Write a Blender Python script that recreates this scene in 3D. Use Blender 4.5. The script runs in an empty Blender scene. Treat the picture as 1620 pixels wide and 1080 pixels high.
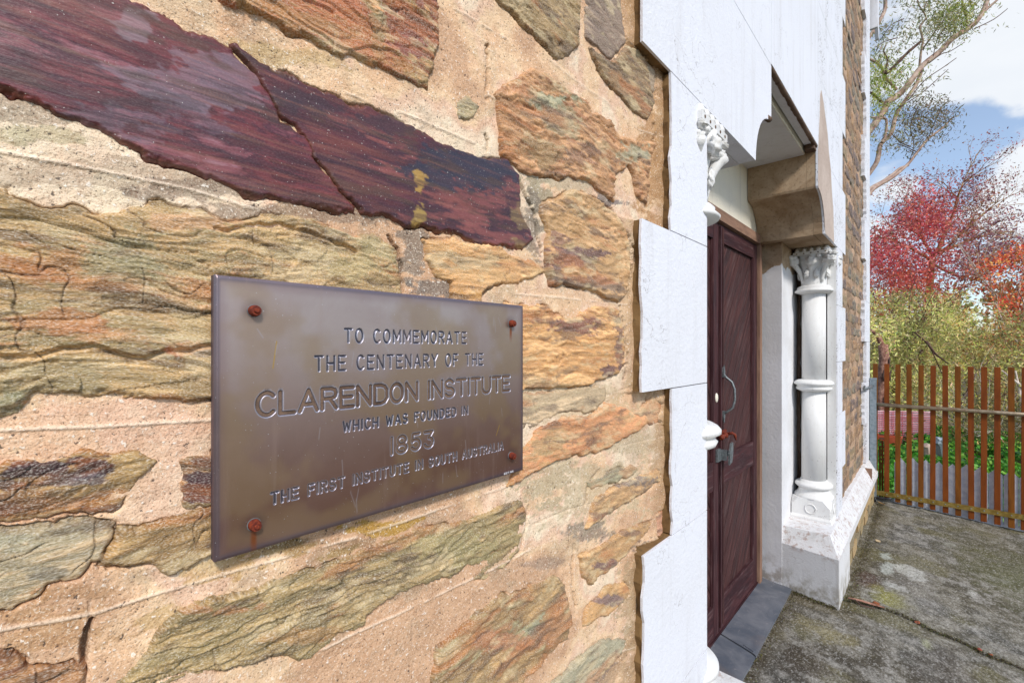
import bpy, bmesh, math, random
import numpy as np
from mathutils import Vector, Matrix

random.seed(7)
SC = bpy.context.scene
COL = SC.collection
EYE = 1.65                       # camera height above the path, metres
TH = math.atan2(665.0, 720.0)    # angle between the optical axis and the wall
CT, ST = math.cos(TH), math.sin(TH)
HZ = 549.0
R = math.radians

# ------------------------------------------------------------------ camera
cam = bpy.data.cameras.new('camera'); cam.lens = 16.0; cam.sensor_width = 36.0
cam.shift_y = 9.0/1620.0; cam.clip_start = 0.02; cam.clip_end = 2000
camo = bpy.data.objects.new('camera', cam); COL.objects.link(camo)
camo.location = (0, 0, EYE); camo.rotation_euler = (R(90), 0, TH - R(90))
SC.camera = camo

# ------------------------------------------------------------------ world, sun, exposure
SUN_DIR = Vector((-0.36, -0.70, 0.66)).normalized()      # towards the sun
W = bpy.data.worlds.new('World'); SC.world = W; W.use_nodes = True
nt = W.node_tree; nt.nodes.clear()
def N(t, **kw):
    n = nt.nodes.new(t)
    for k, v in kw.items(): setattr(n, k, v)
    return n
out = N('ShaderNodeOutputWorld'); bg = N('ShaderNodeBackground'); bg.inputs[1].default_value = 0.15
sky = N('ShaderNodeTexSky', sky_type='NISHITA', sun_disc=False)
sky.sun_elevation = math.asin(SUN_DIR.z)
sky.sun_rotation = math.atan2(SUN_DIR.x, SUN_DIR.y)
sky.air_density = 1.0; sky.dust_density = 0.6; sky.ozone_density = 2.4
tc = N('ShaderNodeTexCoord')
mp = N('ShaderNodeMapping'); mp.inputs['Scale'].default_value = (1.0, 1.0, 2.4)
n1 = N('ShaderNodeTexNoise'); n1.inputs['Scale'].default_value = 5.5; n1.inputs['Detail'].default_value = 9; n1.inputs['Roughness'].default_value = 0.55
n1.inputs['Distortion'].default_value = 0.3
nt.links.new(tc.outputs['Generated'], mp.inputs[0]); nt.links.new(mp.outputs[0], n1.inputs['Vector'])
def px_dir(px, py):
    u, v = px-810.0, py-HZ
    return Vector((720*CT+u*ST, 720*ST-u*CT, -v))
acc = n1.outputs['Fac']
for px, py, rad, amp in [(1585, 100, 7, .30), (1530, 50, 6, .16), (1660, 150, 9, .22), (1612, 12, 3, -.25), (1650, 330, 9, .26), (1590, 310, 4.5, .22), (1440, 270, 4, .20), (1395, 60, 11, .22),
                         (1400, 330, 5, .10), (1590, 212, 7, -.26), (1480, 250, 6, -.16), (1500, 180, 4, -.2), (1530, 300, 4, -.10), (1620, 300, 4, .14), (1400, 345, 5, .12)]:
    d = px_dir(px, py).normalized()
    dp = N('ShaderNodeVectorMath', operation='DOT_PRODUCT'); dp.inputs[1].default_value = d
    nrm = N('ShaderNodeVectorMath', operation='NORMALIZE'); nt.links.new(tc.outputs['Generated'], nrm.inputs[0]); nt.links.new(nrm.outputs[0], dp.inputs[0])
    mr = N('ShaderNodeMapRange', interpolation_type='SMOOTHSTEP')
    mr.inputs[1].default_value = math.cos(R(rad)); mr.inputs[2].default_value = 1.0; mr.inputs[3].default_value = 0; mr.inputs[4].default_value = amp
    nt.links.new(dp.outputs['Value'], mr.inputs[0])
    ad = N('ShaderNodeMath', operation='ADD'); nt.links.new(acc, ad.inputs[0]); nt.links.new(mr.outputs[0], ad.inputs[1]); acc = ad.outputs[0]
mr = N('ShaderNodeMapRange', interpolation_type='SMOOTHSTEP'); nt.links.new(acc, mr.inputs[0])
mr.inputs[1].default_value = 0.57; mr.inputs[2].default_value = 0.78; mr.inputs[3].default_value = 0.17; mr.inputs[4].default_value = 0.97
cshade = N('ShaderNodeTexNoise'); cshade.inputs['Scale'].default_value = 7; cshade.inputs['Detail'].default_value = 4
nt.links.new(mp.outputs[0], cshade.inputs['Vector'])
ccol = N('ShaderNodeMix', data_type='RGBA'); nt.links.new(cshade.outputs['Fac'], ccol.inputs[0])
ccol.inputs[6].default_value = (4.3, 4.55, 4.9, 1); ccol.inputs[7].default_value = (5.3, 5.4, 5.5, 1)
mx = N('ShaderNodeMix', data_type='RGBA'); nt.links.new(mr.outputs[0], mx.inputs[0])
nt.links.new(sky.outputs[0], mx.inputs[6]); nt.links.new(ccol.outputs[2], mx.inputs[7])
nt.links.new(mx.outputs[2], bg.inputs[0]); nt.links.new(bg.outputs[0], out.inputs[0])

sl = bpy.data.lights.new('sun', 'SUN'); sl.energy = 2.6; sl.angle = R(8); sl.color = (1.0, 0.95, 0.88)
so = bpy.data.objects.new('sun', sl); COL.objects.link(so)
so.rotation_euler = SUN_DIR.to_track_quat('Z', 'Y').to_euler(); so.location = (0, -5, 8)
vs = SC.view_settings; vs.view_transform = 'Standard'; vs.look = 'None'; vs.gamma = 1; vs.use_curve_mapping = False
vs.exposure = 0.36

# ------------------------------------------------------------------ numeric helpers
def lin(c):
    c = np.asarray(c, float)/255.0
    return np.where(c <= .04045, c/12.92, ((c+.055)/1.055)**2.4)
def uvxz(px, py, y):             # pixel of the photograph -> (x, z rel. eye) on the plane at distance y
    u = np.asarray(px, float)-810; v = np.asarray(py, float)-HZ
    s = y/(720*ST-u*CT)
    return (720*CT+u*ST)*s, -v*s
def proj(x, y, z):               # (x, y, z rel. eye) -> pixel
    d = x*CT+y*ST
    return 810+720*(x*ST-y*CT)/d, HZ-720*z/d
def at_depth(px, py, D):
    u, v = px-810.0, py-HZ; s = D/720.0
    return Vector(((720*CT+u*ST)*s, (720*ST-u*CT)*s, EYE-v*s))
def _h(ix, iy, seed):
    n = (ix.astype(np.int64)*374761393 + iy.astype(np.int64)*668265263 + seed*982451653) & 0x7fffffff
    n = ((n ^ (n >> 13))*1274126177) & 0x7fffffff
    n = (n ^ (n >> 16))
    return (n & 0xffff)/65535.0
def vnoise(x, y, seed=0):
    x0 = np.floor(x); y0 = np.floor(y); fx = x-x0; fy = y-y0
    fx = fx*fx*fx*(fx*(fx*6-15)+10); fy = fy*fy*fy*(fy*(fy*6-15)+10)
    a = _h(x0, y0, seed); b = _h(x0+1, y0, seed); c = _h(x0, y0+1, seed); d = _h(x0+1, y0+1, seed)
    return (a*(1-fx)+b*fx)*(1-fy)+(c*(1-fx)+d*fx)*fy
def fbm(x, y, seed=0, octv=5, gain=.5):
    s = 0; a = 1; t = 0
    for i in range(octv):
        s = s+a*vnoise(x*2**i+17.3*i, y*2**i-9.1*i, seed+i*7); t += a; a *= gain
    return s/t
def ss(a, b, x):
    t = np.clip((x-a)/(b-a), 0, 1); return t*t*(3-2*t)
def poly_sdf(x, z, P):           # >0 inside
    P = np.asarray(P, float); n = len(P); best = np.full(x.shape, 1e9); ins = np.zeros(x.shape, bool)
    for i in range(n):
        ax, az = P[i]; bx, bz = P[(i+1) % n]
        ex, ez = bx-ax, bz-az; L = ex*ex+ez*ez+1e-12
        t = np.clip(((x-ax)*ex+(z-az)*ez)/L, 0, 1)
        best = np.minimum(best, (x-ax-t*ex)**2+(z-az-t*ez)**2)
        c = ((az > z) != (bz > z)) & (x < (bx-ax)*(z-az)/(bz-az+1e-15)+ax)
        ins ^= c
    d = np.sqrt(best); return np.where(ins, d, -d)
def line_dist(x, z, P):
    best = np.full(x.shape, 1e9)
    for (ax, az), (bx, bz) in zip(P[:-1], P[1:]):
        ex, ez = bx-ax, bz-az; L = ex*ex+ez*ez+1e-12
        t = np.clip(((x-ax)*ex+(z-az)*ez)/L, 0, 1)
        best = np.minimum(best, (x-ax-t*ex)**2+(z-az-t*ez)**2)
    return np.sqrt(best)

# ------------------------------------------------------------------ object helpers
def link(name, me, mat=None, parent=None, **props):
    o = bpy.data.objects.new(name, me); COL.objects.link(o)
    if mat is not None:
        if not me.materials: me.materials.append(mat)
    if parent is not None: o.parent = parent
    for k, v in props.items(): o[k] = v
    return o
def thing(name, label, cat, loc=(0, 0, 0), group=None):
    o = bpy.data.objects.new(name, None); COL.objects.link(o); o.location = loc; o.empty_display_size = .1
    o['label'] = label; o['category'] = cat
    if group: o['group'] = group
    return o
def npmesh(name, V, F, col=None, uv=None, smooth=True):
    V = np.asarray(V, np.float32); F = np.asarray(F, np.int32)
    me = bpy.data.meshes.new(name); k = F.shape[1]
    me.vertices.add(len(V)); me.vertices.foreach_set('co', V.ravel())
    me.loops.add(F.size); me.loops.foreach_set('vertex_index', F.ravel())
    me.polygons.add(len(F)); me.polygons.foreach_set('loop_start', np.arange(len(F), dtype=np.int32)*k)
    me.polygons.foreach_set('loop_total', np.full(len(F), k, np.int32))
    me.polygons.foreach_set('use_smooth', np.full(len(F), smooth))
    if col is not None:
        a = me.attributes.new('Col', 'FLOAT_COLOR', 'POINT')
        c = np.ones((len(V), 4), np.float32); c[:, :3] = col; a.data.foreach_set('color', c.ravel())
    if uv is not None:
        l = me.uv_layers.new(name='UVMap'); l.data.foreach_set('uv', np.asarray(uv, np.float32)[F.ravel()].ravel())
    me.update(calc_edges=True); me.validate()
    return me
def grid_faces(nr, nc, keep=None):
    i = np.arange(nr*nc).reshape(nr, nc)
    F = np.stack([i[:-1, :-1], i[:-1, 1:], i[1:, 1:], i[1:, :-1]], -1).reshape(-1, 4)
    if keep is not None:
        k = keep.reshape(nr, nc); kf = (k[:-1, :-1] | k[:-1, 1:] | k[1:, 1:] | k[1:, :-1]).ravel(); F = F[kf]
    return F
def compact(V, F, *arrs):
    used = np.unique(F); m = np.full(len(V), -1); m[used] = np.arange(len(used))
    return (V[used], m[F]) + tuple(a[used] for a in arrs)
def uv_long(bm, ax=None):        # uv.x runs along the longest side (wood grain)
    uvl = bm.loops.layers.uv.new('UVMap')
    co = [v.co for v in bm.verts]
    ext = [max(c[i] for c in co)-min(c[i] for c in co) for i in range(3)]
    a = ext.index(max(ext)) if ax is None else ax
    o = [i for i in range(3) if i != a]; off = random.random()*10
    for f in bm.faces:
        for l in f.loops: l[uvl].uv = (l.vert.co[a]+off, l.vert.co[o[0]]+l.vert.co[o[1]]*.7+off*.37)
def bm_obj(name, bm, mat, parent=None, bevel=0, seg=1, smooth=False, uvax=None, **props):
    if bevel: bmesh.ops.bevel(bm, geom=[e for e in bm.edges if len(e.link_faces) == 2 and e.calc_face_angle(0) > .5], offset=bevel, segments=seg, affect='EDGES', clamp_overlap=True)
    bmesh.ops.recalc_face_normals(bm, faces=bm.faces)
    uv_long(bm, uvax)
    me = bpy.data.meshes.new(name); bm.to_mesh(me); bm.free()
    if smooth:
        for p in me.polygons: p.use_smooth = True
    return link(name, me, mat, parent, **props)
def add_box(bm, x0, x1, y0, y1, z0, z1):
    vs = [bm.verts.new((x, y, z)) for x in (x0, x1) for y in (y0, y1) for z in (z0, z1)]
    for f in ((0, 1, 3, 2), (4, 6, 7, 5), (0, 4, 5, 1), (2, 3, 7, 6), (0, 2, 6, 4), (1, 5, 7, 3)): bm.faces.new([vs[i] for i in f])
    return vs
def box(name, x0, x1, y0, y1, z0, z1, mat, parent=None, bevel=.002, **props):   # z relative to the eye
    bm = bmesh.new(); add_box(bm, x0, x1, y0, y1, z0+EYE, z1+EYE)
    return bm_obj(name, bm, mat, parent, bevel, **props)
def prism_xz(name, P, y0, y1, mat, parent=None, bevel=.002, z_eye=True, **props):
    bm = bmesh.new(); e = EYE if z_eye else 0
    A = [bm.verts.new((x, y0, z+e)) for x, z in P]; B = [bm.verts.new((x, y1, z+e)) for x, z in P]
    n = len(P); bm.faces.new(A); bm.faces.new(B[::-1])
    for i in range(n): bm.faces.new([A[i], B[i], B[(i+1) % n], A[(i+1) % n]])
    return bm_obj(name, bm, mat, parent, bevel, **props)
def loft_xy(name, rings, mat, parent=None, bevel=.003, **props):   # rings: list of (z, polygon xy), z rel eye
    bm = bmesh.new(); rs = []
    for z, P in rings: rs.append([bm.verts.new((x, y, z+EYE)) for x, y in P])
    n = len(rs[0]); bm.faces.new(rs[0]); bm.faces.new(rs[-1][::-1])
    for a, b in zip(rs[:-1], rs[1:]):
        for i in range(n): bm.faces.new([a[i], b[i], b[(i+1) % n], a[(i+1) % n]])
    return bm_obj(name, bm, mat, parent, bevel, **props)
def add_tube(bm, pts, rad, sides=8, cap=True):
    rings = []; n = len(pts)
    if not hasattr(rad, '__len__'): rad = [rad]*n
    up = Vector((0, 0, 1)); prev = None
    for i, p in enumerate(pts):
        t = (Vector(pts[min(i+1, n-1)])-Vector(pts[max(i-1, 0)])).normalized()
        a = prev if prev is not None else (up if abs(t.z) < .9 else Vector((1, 0, 0)))
        a = (a-t*a.dot(t)); a = a.normalized() if a.length > 1e-6 else t.orthogonal().normalized()
        b = t.cross(a); prev = a
        rings.append([bm.verts.new(Vector(p)+(a*math.cos(k*2*math.pi/sides)+b*math.sin(k*2*math.pi/sides))*rad[i]) for k in range(sides)])
    for r0, r1 in zip(rings[:-1], rings[1:]):
        for k in range(sides): bm.faces.new([r0[k], r0[(k+1) % sides], r1[(k+1) % sides], r1[k]])
    if cap: bm.faces.new(rings[0][::-1]); bm.faces.new(rings[-1])
def tube(name, pts, rad, mat, parent=None, sides=8, **props):
    bm = bmesh.new(); add_tube(bm, pts, rad, sides); return bm_obj(name, bm, mat, parent, smooth=sides > 6, **props)
def add_lathe(bm, cx, cy, prof, seg=32, a0=0, a1=2*math.pi):
    rings = []
    for r, z in prof: rings.append([bm.verts.new((cx+r*math.cos(2*math.pi*k/seg), cy+r*math.sin(2*math.pi*k/seg), z+EYE)) for k in range(seg)])
    for r0, r1 in zip(rings[:-1], rings[1:]):
        for k in range(seg): bm.faces.new([r0[k], r0[(k+1) % seg], r1[(k+1) % seg], r1[k]])
    bm.faces.new(rings[0][::-1]); bm.faces.new(rings[-1])
def lathe(name, cx, cy, prof, mat, parent=None, seg=32, **props):
    bm = bmesh.new(); add_lathe(bm, cx, cy, prof, seg)
    o = bm_obj(name, bm, mat, parent, smooth=True, **props)
    return o

# ------------------------------------------------------------------ materials
class M:
    def __init__(s, name, rough=.7, metal=0, spec=.5):
        s.m = bpy.data.materials.new(name); s.m.use_nodes = True; s.t = s.m.node_tree
        s.b = s.t.nodes['Principled BSDF']; s.b.inputs['Roughness'].default_value = rough; s.b.inputs['Metallic'].default_value = metal
        s.b.inputs['Specular IOR Level'].default_value = spec; s.tc = s.t.nodes.new('ShaderNodeTexCoord'); s.hts = []
    def n(s, t, **kw):
        n = s.t.nodes.new(t)
        for k, v in kw.items(): setattr(n, k, v)
        return n
    def l(s, a, b): s.t.links.new(a, b)
    def vec(s, src='Object', scale=(1, 1, 1), rot=(0, 0, 0)):
        mp = s.n('ShaderNodeMapping'); s.l(s.tc.outputs[src], mp.inputs[0]); mp.inputs['Scale'].default_value = scale; mp.inputs['Rotation'].default_value = rot
        return mp.outputs[0]
    def noise(s, vec, scale, det=4, rough=.55, dist=0):
        n = s.n('ShaderNodeTexNoise'); s.l(vec, n.inputs['Vector']); n.inputs['Scale'].default_value = scale
        n.inputs['Detail'].default_value = det; n.inputs['Roughness'].default_value = rough; n.inputs['Distortion'].default_value = dist
        return n.outputs['Fac']
    def ramp(s, f, a, b, lo=0, hi=1):
        m = s.n('ShaderNodeMapRange', interpolation_type='SMOOTHSTEP'); s.l(f, m.inputs[0])
        for i, v in enumerate((a, b, lo, hi)): m.inputs[i+1].default_value = v
        return m.outputs[0]
    def mix(s, f, a, b, mode='MIX'):
        m = s.n('ShaderNodeMix', data_type='RGBA', blend_type=mode)
        for sock, v in ((0, f), (6, a), (7, b)):
            if isinstance(v, (int, float)): m.inputs[sock].default_value = v
            elif isinstance(v, (tuple, list, np.ndarray)): m.inputs[sock].default_value = (*[float(q) for q in v][:3], 1)
            else: s.l(v, m.inputs[sock])
        return m.outputs[2]
    def math(s, op, a, b=0):
        m = s.n('ShaderNodeMath', operation=op)
        for i, v in enumerate((a, b)):
            if isinstance(v, (int, float)): m.inputs[i].default_value = v
            else: s.l(v, m.inputs[i])
        return m.outputs[0]
    def attr(s, name='Col'):
        a = s.n('ShaderNodeAttribute'); a.attribute_name = name; return a.outputs['Color']
    def base(s, c):
        if isinstance(c, (tuple, list, np.ndarray)): s.b.inputs['Base Color'].default_value = (*[float(q) for q in c][:3], 1)
        else: s.l(c, s.b.inputs['Base Color'])
    def rough(s, f): s.l(f, s.b.inputs['Roughness'])
    def bump(s, h, dist=.001, strength=1.0):
        b = s.n('ShaderNodeBump'); b.inputs['Distance'].default_value = dist; b.inputs['Strength'].default_value = strength
        s.l(h, b.inputs['Height'])
        if s.hts: s.l(s.hts[-1], b.inputs['Normal'])
        s.hts.append(b.outputs[0]); s.l(b.outputs[0], s.b.inputs['Normal'])

def mat_stone(name, rough, streak=1.0, bumpd=.0012):
    m = M(name, rough); uv = m.vec('UV', (1, 6, 1)); uvf = m.vec('UV', (1, 2.2, 1))
    a = m.noise(uv, 60, 7, .72, .35); b = m.noise(uvf, 420, 3, .6); c = m.noise(uvf, 60, 5, .6)
    col = m.attr(); col = m.mix(m.ramp(a, .28, .72, .62*streak, 0), col, lin((70, 52, 38)), 'MULTIPLY') if streak > 1.5 else m.mix(m.ramp(a, .25, .6, .55*streak, 0), col, (.42, .33, .26), 'MULTIPLY')
    gk = 1.0 if bumpd > .0005 else .12; col = m.mix(m.ramp(b, .45, .72, 0, .42*gk), col, (.9, .85, .75)); col = m.mix(m.ramp(b, .28, .46, .6*gk, 0), col, (.25, .2, .16), 'MULTIPLY'); col = m.mix(m.ramp(a, .60, .74, 0, .38*gk), col, (.80, .72, .56))
    col = m.mix(m.ramp(m.noise(m.vec('Object'), 420, 1, .5), .74, .77, 0, .6), col, (.72, .69, .62))
    m.base(col); m.bump(c, bumpd*1.6); m.bump(a, bumpd*1.1)
    if bumpd > .0005: m.bump(b, bumpd*.6); m.rough(m.ramp(c, .3, .7, rough-.1, min(1, rough+.12)))
    return m.m
MAT = {}
MAT['stone'] = mat_stone('weathered_layered_stone', .78)
MAT['slick'] = mat_stone('purple_ironstone', .40, 1.0, .00028)
def mat_mortar():
    m = M('sandy_lime_mortar', .92, spec=.25); v = m.vec('Object'); col = m.attr()
    g = m.noise(v, 520, 2, .7); h = m.noise(v, 230, 2, .6); k = m.noise(v, 45, 5, .6)
    col = m.mix(m.ramp(k, .35, .7, .0, .35), col, (.62, .50, .42), 'MULTIPLY')
    col = m.mix(m.ramp(g, .56, .66, 0, .5), col, lin((240, 224, 202))); col = m.mix(m.ramp(g, .42, .34, 0, .55), col, lin((120, 82, 58)))
    col = m.mix(m.ramp(h, .64, .70, 0, .75), col, lin((246, 236, 222))); col = m.mix(m.ramp(h, .345, .29, 0, .8), col, lin((60, 50, 48)))
    m.base(col); m.bump(k, .002, .8); m.bump(h, .0016); m.bump(g, .0009); return m.m
MAT['mortar'] = mat_mortar()
def mat_white(name, fleck=.0, dirt=.25, base=(.76, .77, .82), relief=.0010, low=None):
    m = M(name, .62, spec=.3); v = m.vec('Object'); 
    a = m.noise(v, 2.2, 6, .6); b = m.noise(v, 26, 5, .6); c = m.noise(v, 90, 4, .65); d = m.noise(v, 320, 2)
    col = m.mix(m.ramp(a, .35, .75, 0, dirt), base, (.60, .585, .57)); col = m.mix(m.ramp(b, .58, .8, 0, dirt*1.3), col, (.55, .51, .46))
    dr = m.noise(m.vec('Object', (16, 16, 1.1)), 1.0, 6, .62); col = m.mix(m.ramp(dr, .50, .72, 0, .5*dirt+.12), col, (.46, .43, .40)); col = m.mix(m.ramp(d, .30, .24, 0, .6), col, (.35, .32, .30)); e_ = m.noise(v, 150, 3, .7); col = m.mix(m.ramp(e_, .71, .75, 0, .5), col, (.30, .26, .22))
    if fleck: 
        f = m.math('MULTIPLY', m.ramp(c, .70-.07*fleck, .73-.07*fleck), m.ramp(m.noise(v, 7, 3), .46, .60)); col = m.mix(f, col, (.10, .075, .055))
    # fine hairline cracks
    vo = m.n('ShaderNodeTexVoronoi', feature='DISTANCE_TO_EDGE'); vo.inputs['Scale'].default_value = 4.5
    dv = m.n('ShaderNodeVectorMath', operation='ADD'); nz = m.n('ShaderNodeTexNoise'); m.l(v, nz.inputs['Vector']); nz.inputs['Scale'].default_value = 6; nz.inputs['Detail'].default_value = 6
    sc = m.n('ShaderNodeVectorMath', operation='SCALE'); sc.inputs['Scale'].default_value = .35; m.l(nz.outputs['Color'], sc.inputs[0])
    m.l(v, dv.inputs[0]); m.l(sc.outputs[0], dv.inputs[1]); m.l(dv.outputs[0], vo.inputs['Vector'])
    ck = m.math('MULTIPLY', m.ramp(vo.outputs['Distance'], .006, .001), m.ramp(m.noise(v, 3, 2), .50, .58)); col = m.mix(m.math('MULTIPLY', ck, .55), col, (.25, .22, .2))
    if low:      # splashed dirt that fades with height above the path
        sp = m.n('ShaderNodeSeparateXYZ'); m.l(m.tc.outputs['Object'], sp.inputs[0])
        g = m.math('MULTIPLY', m.ramp(sp.outputs['Z'], low[0], low[1], 1, 0), m.ramp(m.noise(v, 11, 6, .7), .40, .62)); col = m.mix(m.math('MULTIPLY', g, .75), col, lin((124, 112, 84)))
        g2 = m.math('MULTIPLY', m.math('MULTIPLY', m.ramp(sp.outputs['Z'], .26, .31), m.ramp(sp.outputs['Z'], .40, .46, 1, 0)), m.ramp(m.noise(v, 30, 6, .75), .50, .62)); col = m.mix(m.math('MULTIPLY', g2, .65), col, lin((156, 122, 104)))
    m.base(col); m.bump(b, .002, .5); m.bump(c, relief*2); m.bump(d, relief); return m.m
MAT['white'] = mat_white('white_wall_paint')
MAT['white_peel'] = mat_white('peeling_white_paint', 1.7, .3)
MAT['white_trim'] = mat_white('white_masonry_paint_on_carving', .5, .55, (.74, .735, .72), .0006)
MAT['white_plinth'] = mat_white('grubby_white_plinth_paint', .45, .55, (.72, .715, .72), .001, (0.0, .22))
MAT['cream'] = mat_white('cream_plaster', 0, .35, (.80, .74, .60), .0006)
MAT['grey_soffit'] = mat_white('soffit_plaster', 0, .4, (.66, .655, .67), .0006)
def mat_render(name, c1, c2, c3):
    m = M(name, .9, spec=.2); v = m.vec('Object'); a = m.noise(v, 5, 7, .65, .6); b = m.noise(v, 60, 4, .6); d = m.noise(v, 400, 2)
    col = m.mix(m.ramp(a, .3, .7), lin(c1), lin(c2)); col = m.mix(m.ramp(b, .5, .75, 0, .6), col, lin(c3)); m.base(col)
    m.bump(a, .006, .5); m.bump(b, .0016); m.bump(d, .0006); return m
rm = mat_render('bare_tan_render', (142, 116, 88), (180, 158, 132), (108, 84, 60)); MAT['tan'] = rm.m
MAT['brown_edge'] = mat_render('brown_rough_render', (106, 80, 50), (142, 114, 76), (60, 46, 32)).m
MAT['umber'] = mat_render('brown_crumbled_edge', (92, 72, 60), (126, 104, 88), (50, 40, 34)).m
MAT['patch'] = mat_render('bare_render_patch', (178, 160, 148), (196, 180, 168), (150, 132, 118)).m
def mat_jamb():      # white paint with the bare render showing above a ragged line
    m = mat_render('jamb_render', (142, 116, 88), (180, 158, 132), (108, 84, 60)); v = m.vec('Object')
    sp = m.n('ShaderNodeSeparateXYZ'); m.l(m.tc.outputs['Object'], sp.inputs[0])
    h = m.math('ADD', sp.outputs['Z'], m.math('MULTIPLY', m.noise(v, 5, 6, .6), .30)); h = m.math('ADD', h, m.math('MULTIPLY', sp.outputs['Y'], .55))
    f = m.ramp(h, EYE+.50+.15+.49, EYE+.508+.15+.49)
    tan = m.b.inputs['Base Color'].links[0].from_socket
    a = m.noise(v, 3, 6, .6); wht = m.mix(m.ramp(a, .35, .75, 0, .5), (.72, .72, .74), (.50, .48, .46)); wht = m.mix(m.ramp(m.noise(v, 70, 5, .7), .68, .72, 0, .8), wht, (.2, .16, .13))
    g = m.math('MULTIPLY', m.ramp(sp.outputs['Z'], .0, .3, 1, 0), m.ramp(m.noise(v, 11, 6, .7), .42, .62)); wht = m.mix(m.math('MULTIPLY', g, .7), wht, lin((124, 106, 80)))
    m.base(m.mix(f, wht, tan)); return m.m
MAT['jamb'] = mat_jamb()
def mat_wood(name, c1, c2, c3, rough=.6, worn=.3, sc=1.0):
    m = M(name, rough, 0, .25); v = m.vec('UV', (2.2*sc, 42*sc, 1)); v2 = m.vec('UV', (1, 9, 1)); a = m.noise(v, 1.6, 6, .7, .4); b = m.noise(v2, 3, 5, .6, .8); c = m.noise(m.vec('UV', (6*sc, 190*sc, 1)), 1.5, 3)
    col = m.mix(m.ramp(b, .35, .68), lin(c1), lin(c2)); col = m.mix(m.ramp(a, .50, .75, 0, worn*2), col, lin(c3)); col = m.mix(m.ramp(c, .42, .25, 0, .7), col, (.25, .18, .16), 'MULTIPLY')
    m.base(col); m.bump(a, .0015); m.bump(c, .0006); m.rough(m.ramp(b, .3, .7, rough-.1, rough+.15)); return m.m
MAT['door'] = mat_wood('worn_stained_door_timber', (52, 30, 30), (78, 46, 44), (122, 96, 94), .66, .30)
MAT['door_dark'] = mat_wood('dark_weathered_door_timber', (50, 26, 30), (72, 40, 42), (112, 90, 90), .68, .4)
MAT['frame_tan'] = mat_wood('tan_painted_frame', (124, 96, 80), (150, 118, 98), (92, 64, 50), .7, .4)
MAT['slat'] = [mat_wood('oiled_slat_timber_%s' % n, c1, c2, c3, .55, .22, 1.4) for n, c1, c2, c3 in (('brown', (102, 58, 12), (126, 74, 16), (84, 44, 8)), ('red', (108, 52, 10), (126, 64, 14), (84, 38, 8)), ('honey', (128, 74, 16), (146, 88, 24), (104, 56, 14)))]
def mat_metal(name, c1, c2, rough=.45, metal=.8, sc=40):
    m = M(name, rough, metal); v = m.vec('Object'); a = m.noise(v, sc, 4, .6); b = m.noise(v, sc*6, 3)
    m.base(m.mix(m.ramp(a, .35, .65), lin(c1), lin(c2))); m.bump(b, .0004); m.rough(m.ramp(a, .3, .7, rough-.1, rough+.15)); return m.m
MAT['galv'] = mat_metal('galvanised_steel', (124, 136, 142), (150, 160, 166), .5, .55)
MAT['rail'] = mat_metal('dull_steel_rail', (138, 120, 96), (164, 150, 128), .42, .55)
MAT['brass'] = mat_metal('yellowed_steel_flat', (128, 104, 44), (156, 132, 70), .45, .5)
MAT['zinc'] = mat_metal('blue_grey_zinc_sheet', (204, 210, 224), (230, 234, 242), .6, .0, 22)
MAT['rust'] = mat_metal('rusted_iron', (92, 30, 18), (136, 56, 28), .75, .2, 200)
MAT['iron'] = mat_metal('grey_iron', (104, 110, 112), (136, 142, 144), .5, .6, 90)
MAT['black'] = mat_metal('black_plastic', (22, 22, 26), (34, 34, 38), .5, 0)
MAT['slate'] = None
def mat_slate():
    m = M('blue_grey_slate', .5); v = m.vec('Object'); a = m.noise(v, 7, 6, .6, .5); b = m.noise(v, 40, 5, .65); c = m.noise(v, 200, 3)
    col = m.mix(m.ramp(a, .35, .7), lin((84, 90, 100)), lin((116, 118, 124))); col = m.mix(m.ramp(b, .60, .72, 0, .6), col, lin((140, 136, 138))); col = m.mix(m.ramp(m.noise(v, 3, 5), .5, .7, 0, .5), col, lin((112, 98, 92)))
    m.base(col); m.bump(b, .0015); m.bump(c, .0005); return m.m
MAT['slate'] = mat_slate()
def mat_plaque():
    m = M('bronze_plaque_metal', .36, .78, .5); v = m.vec('Object'); col = m.attr()
    br = m.noise(m.vec('Object', (300, 1, 22)), 3, 4, .6); bl = m.noise(v, 14, 5, .6, .5); sp = m.noise(v, 420, 1)
    ver = m.noise(m.vec('Object', (60, 1, 6)), 1.2, 5, .6)
    col = m.mix(m.ramp(bl, .3, .7, 0, .25), col, lin((140, 118, 112))); col = m.mix(m.ramp(ver, .55, .75, 0, .30), col, lin((176, 150, 138)))
    col = m.mix(m.ramp(sp, .745, .77, 0, .7), col, (.7, .7, .74))
    m.base(col); m.bump(br, .00006); m.bump(bl, .0012, .35); m.rough(m.ramp(bl, .3, .7, .36, .47)); return m.m
MAT['plaque'] = mat_plaque()
def mat_ground():
    m = M('mossy_stained_concrete', .88, spec=.3); v = m.vec('Object'); col = m.attr(); a = m.noise(v, 28, 6, .7); b = m.noise(v, 110, 4, .65); c = m.noise(v, 400, 2)
    col = m.mix(m.ramp(a, .42, .62, .45, 0), col, (.36, .34, .28), 'MULTIPLY'); st_ = m.noise(m.vec('Object', (1, 1.7, 1), (0, 0, .4)), 46, 7, .74, .3); col = m.mix(m.ramp(st_, .53, .62, 0, .55), col, lin((176, 174, 168))); col = m.mix(m.ramp(st_, .47, .38, 0, .6), col, lin((56, 52, 42))); col = m.mix(m.ramp(b, .57, .66, 0, .45), col, lin((190, 186, 178))); col = m.mix(m.ramp(b, .44, .35, 0, .75), col, lin((44, 40, 34)))
    m.base(col); m.bump(a, .006, .6); m.bump(b, .0025); m.bump(c, .0009); return m.m
MAT['ground'] = mat_ground()
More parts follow.
